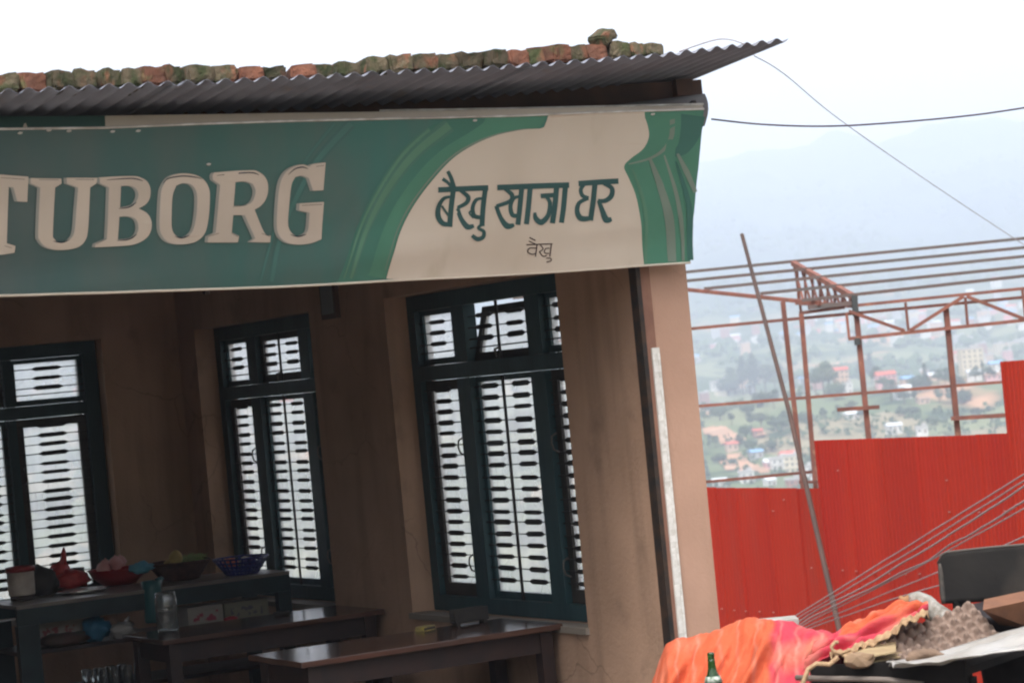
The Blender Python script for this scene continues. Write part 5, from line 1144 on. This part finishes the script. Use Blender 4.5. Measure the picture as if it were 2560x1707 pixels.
# bushes and scrub of the near slope as one mass
fb = MB()
for i in range(4200):
    az_ = rf.uniform(-.235, .235); d = rf.uniform(640, 1120); x, y = d * sin(az_), d * cos(az_)
    if noise.noise(Vector((x, y, 7)) / 60) < .0: continue
    h = rf.uniform(1, 3.2); z = height(x, y)
    for q in range(7):
        p = Vector((x + rf.uniform(-h, h), y + rf.uniform(-h, h), z + rf.uniform(.2, h))); nn = Vector((rf.uniform(-1, 1), rf.uniform(-1, .2), rf.uniform(0, 1))).normalized(); a_ = nn.orthogonal().normalized(); b_ = nn.cross(a_); s = h * .4
        fb.add([p + a_ * s, p + b_ * s, p - a_ * s, p - b_ * s], [(0, 1, 2, 3)])
o = obj('hillside_scrub', fb, m_lf[0]); o['kind'] = 'stuff'; tag(o, 'green scrub and bushes covering the nearer valley slope', 'bushes')

# ------------------------------------------------------------------ valley: houses
WALLC = {'white': (.66, .64, .60), 'cream': (.62, .54, .40), 'pink': (.62, .34, .33), 'peach': (.6, .42, .31), 'brick': (.36, .17, .12), 'grey': (.42, .41, .4)}
ROOFC = {'grey flat': (.42, .40, .38), 'red': (.45, .11, .08), 'blue tin': (.18, .33, .52), 'pale tin': (.6, .62, .64), 'rusty': (.33, .2, .14)}
MW_ = {k: mat('wall_' + k, c, .85, tuple(q * .85 for q in c), .6) for k, c in WALLC.items()}; MR_ = {k: mat('roof_' + k.replace(' ', '_'), c, .7) for k, c in ROOFC.items()}
m_pane = mat('house_pane', (.05, .06, .07), .3)
WINM = MB().box((-.55, -.06, 0), (.55, .05, 1.2)).mesh('window', m_pane); DOORM = MB().box((-.5, -.06, 0), (.5, .05, 2.0)).mesh('door', mat('house_door', (.14, .08, .05), .7))
HC = {}
def house(p, wall, roof_, w_, d_, st, rz, where, parts=True):
    key = (wall, roof_, w_, d_, st); h = st * 2.9
    if key not in HC:
        wm = MB().box((-w_ / 2, -d_ / 2, -3), (w_ / 2, d_ / 2, h))
        for q in range(1, st): wm.box((-w_ / 2 - .25, -d_ / 2 - .25, q * 2.9 - .12), (w_ / 2 + .25, d_ / 2 + .25, q * 2.9 + .12))
        if 'flat' in roof_:
            rm = MB().box((-w_ / 2 - .35, -d_ / 2 - .35, h), (w_ / 2 + .35, d_ / 2 + .35, h + .25)); t_ = .15
            for a, b in (((-w_ / 2 - .3, -d_ / 2 - .3), (w_ / 2 + .3, -d_ / 2 - .3 + t_)), ((-w_ / 2 - .3, d_ / 2 + .3 - t_), (w_ / 2 + .3, d_ / 2 + .3))): rm.box((*a, h + .251), (*b, h + 1.0))
            rm.box((w_ * .1, -d_ * .2, h + .251), (w_ * .4, d_ * .3, h + 2.4))
        else:
            x, y = w_ / 2 + .5, d_ / 2 + .5; rm = MB().add([(-x, -y, h), (x, -y, h), (x, y, h), (-x, y, h), (-x, 0, h + d_ * .28), (x, 0, h + d_ * .28)], [(0, 1, 5, 4), (2, 3, 4, 5), (0, 4, 3), (1, 2, 5), (0, 3, 2, 1)])
        HC[key] = (wm.mesh('wall', MW_[wall]), rm.mesh('roof', MR_[roof_]))
    lab = '%s %s house with %s roof %s' % (wall, ['', 'single-storey', 'two-storey', 'three-storey', 'four-storey', 'five-storey', 'six-storey'][st], roof_, where)
    t = thing('valley_house', lab, 'house', p, rz, 'houses on the valley slopes'); t.scale = (.66, .66, .66); HOUSES.append((p, '%s %s house with %s roof' % (wall, ['', 'single-storey', 'two-storey', 'three-storey', 'four-storey', 'five-storey', 'six-storey'][st], roof_)))
    link('wall', HC[key][0], t); link('roof', HC[key][1], t)
    if parts:
        n = max(2, int(w_ // 2.6))
        for q in range(st):
            for i in range(n):
                x = -w_ / 2 + (i + .5) * w_ / n
                if q == 0 and i == n // 2: link('door', DOORM, t, (x, -d_ / 2, 0))
                else: link('window', WINM, t, (x, -d_ / 2, q * 2.9 + .95))
NEAR = 'on the nearer valley slope'
HP = [(1975, 1168, 'pink', 'red', 9, 7, 2, .2), (1940, 1172, 'pink', 'pale tin', 12, 7, 1, .15), (1950, 1180, 'white', 'grey flat', 9, 7, 2, .1), (1985, 1182, 'cream', 'grey flat', 8, 8, 3, -.2), (1890, 1150, 'grey', 'blue tin', 7, 5, 1, .3), (1868, 1213, 'white', 'grey flat', 7, 6, 2, .1), (1925, 1216, 'white', 'pale tin', 5, 5, 1, .4), (2020, 1216, 'white', 'grey flat', 6, 6, 3, .0), (1985, 1216, 'brick', 'grey flat', 7, 6, 1, .2), (1800, 1216, 'white', 'pale tin', 7, 5, 1, -.1),
      (1830, 1128, 'peach', 'red', 6, 5, 1, .2), (1895, 1090, 'brick', 'red', 5, 4, 1, .1), (1762, 1008, 'brick', 'grey flat', 8, 7, 3, .1), (1810, 1022, 'peach', 'blue tin', 5, 4, 1, .3), (1790, 972, 'white', 'grey flat', 9, 6, 2, .2), (1815, 975, 'peach', 'rusty', 8, 6, 2, 0), (1838, 970, 'cream', 'grey flat', 7, 6, 3, .3), (1875, 975, 'white', 'pale tin', 8, 5, 1, .1), (2005, 956, 'grey', 'blue tin', 6, 5, 1, .2),
      (2105, 975, 'peach', 'red', 8, 7, 4, .15), (2120, 985, 'white', 'grey flat', 6, 6, 2, -.1), (2215, 965, 'pink', 'red', 11, 8, 2, .1), (2270, 975, 'peach', 'blue tin', 7, 6, 2, .25), (2285, 940, 'white', 'rusty', 7, 6, 1, 0), (2290, 930, 'pink', 'red', 5, 5, 1, .1), (2258, 998, 'white', 'pale tin', 9, 6, 2, .2), (2308, 1010, 'peach', 'rusty', 6, 5, 1, .3), (2340, 950, 'peach', 'pale tin', 9, 5, 1, .1), (2128, 1048, 'white', 'pale tin', 7, 5, 1, .4), (2235, 1078, 'white', 'pale tin', 8, 5, 1, .2), (2305, 1086, 'white', 'grey flat', 6, 5, 1, .0),
      (2430, 936, 'cream', 'grey flat', 13, 9, 5, .1), (2455, 930, 'white', 'grey flat', 9, 8, 4, -.2), (2472, 912, 'peach', 'grey flat', 8, 8, 3, .2), (2490, 935, 'white', 'blue tin', 7, 6, 2, .1), (2436, 944, 'white', 'pale tin', 8, 5, 1, 0), (2478, 946, 'white', 'pale tin', 7, 5, 1, .2), (2500, 890, 'cream', 'grey flat', 9, 8, 4, .3), (2535, 885, 'cream', 'grey flat', 10, 9, 4, 0), (2520, 900, 'pink', 'grey flat', 9, 8, 3, -.1), (2455, 880, 'brick', 'grey flat', 9, 8, 3, .1), (2490, 952, 'pink', 'rusty', 12, 5, 1, .1), (2555, 875, 'white', 'grey flat', 9, 8, 3, .2)]
for x, y, wl, rf_, w_, d_, st, rz in HP:
    p = hit(x, y, 600)
    if p is None: continue
    s = max(.8, min(1.6, (p - CAMP).length / 950))
    house(Vector((p.x, p.y, height(p.x, p.y))), wl, rf_, w_, d_, st, rz, NEAR if p.y < 1150 else 'beyond the near ridge')
rh = random.Random(5); cnt = 0
while cnt < 150:
    x = rh.uniform(-60, 2560) if rh.random() < .45 else rh.uniform(1690, 2560); off = rh.gauss(-10, 55); y = 932 - .0945 * (x - 1280) + off
    p = hit(x, y, 1180)
    if p is None or p.y < 1180 or p.y > 3300: continue
    if noise.noise(Vector((p.x, p.y, 3)) / 260) < rh.uniform(-.35, .25): continue
    wl = rh.choice(['white', 'white', 'cream', 'pink', 'peach', 'peach', 'grey', 'brick']); rr = rh.choice(['grey flat', 'grey flat', 'grey flat', 'red', 'blue tin', 'pale tin'])
    house(Vector((p.x, p.y, height(p.x, p.y))), wl, rr, rh.choice([9, 12]), 8, rh.choice([1, 2, 2, 3, 4]), rh.choice([-.3, 0, .2, .5]), 'on the hazy far slope', False); cnt += 1

for t, nm in TREES:      # say which house a tree stands by
    q = min(HOUSES, key=lambda h: (h[0] - t.location).length)
    if (q[0] - t.location).length < 45:
        t['label'] = '%s hazy green tree standing near a %s' % ({'round': 'round-crowned', 'tall': 'tall narrow', 'spreading': 'flat spreading', 'bushy': 'low bushy'}[nm], q[1])

# ------------------------------------------------------------------ haze over the valley
zs = [v.z for v in gm.v]
hb = MB().box((-5900, -5900, min(zs) - 1.0), (5900, 5900, max(zs) + 25))
hm = bpy.data.materials.new('valley_haze'); hm.use_nodes = True; t = hm.node_tree; t.nodes.remove(t.nodes['Principled BSDF'])
pv = t.nodes.new('ShaderNodeVolumePrincipled'); pv.inputs['Color'].default_value = (.76, .832, 1.0, 1); pv.inputs['Density'].default_value = 5.0e-4; pv.inputs['Anisotropy'].default_value = 0.0
t.links.new(pv.outputs[0], t.nodes['Material Output'].inputs['Volume'])
hz = obj('haze', hb, hm); hz['kind'] = 'stuff'; tag(hz, 'pale blue summer haze filling the valley', 'haze')
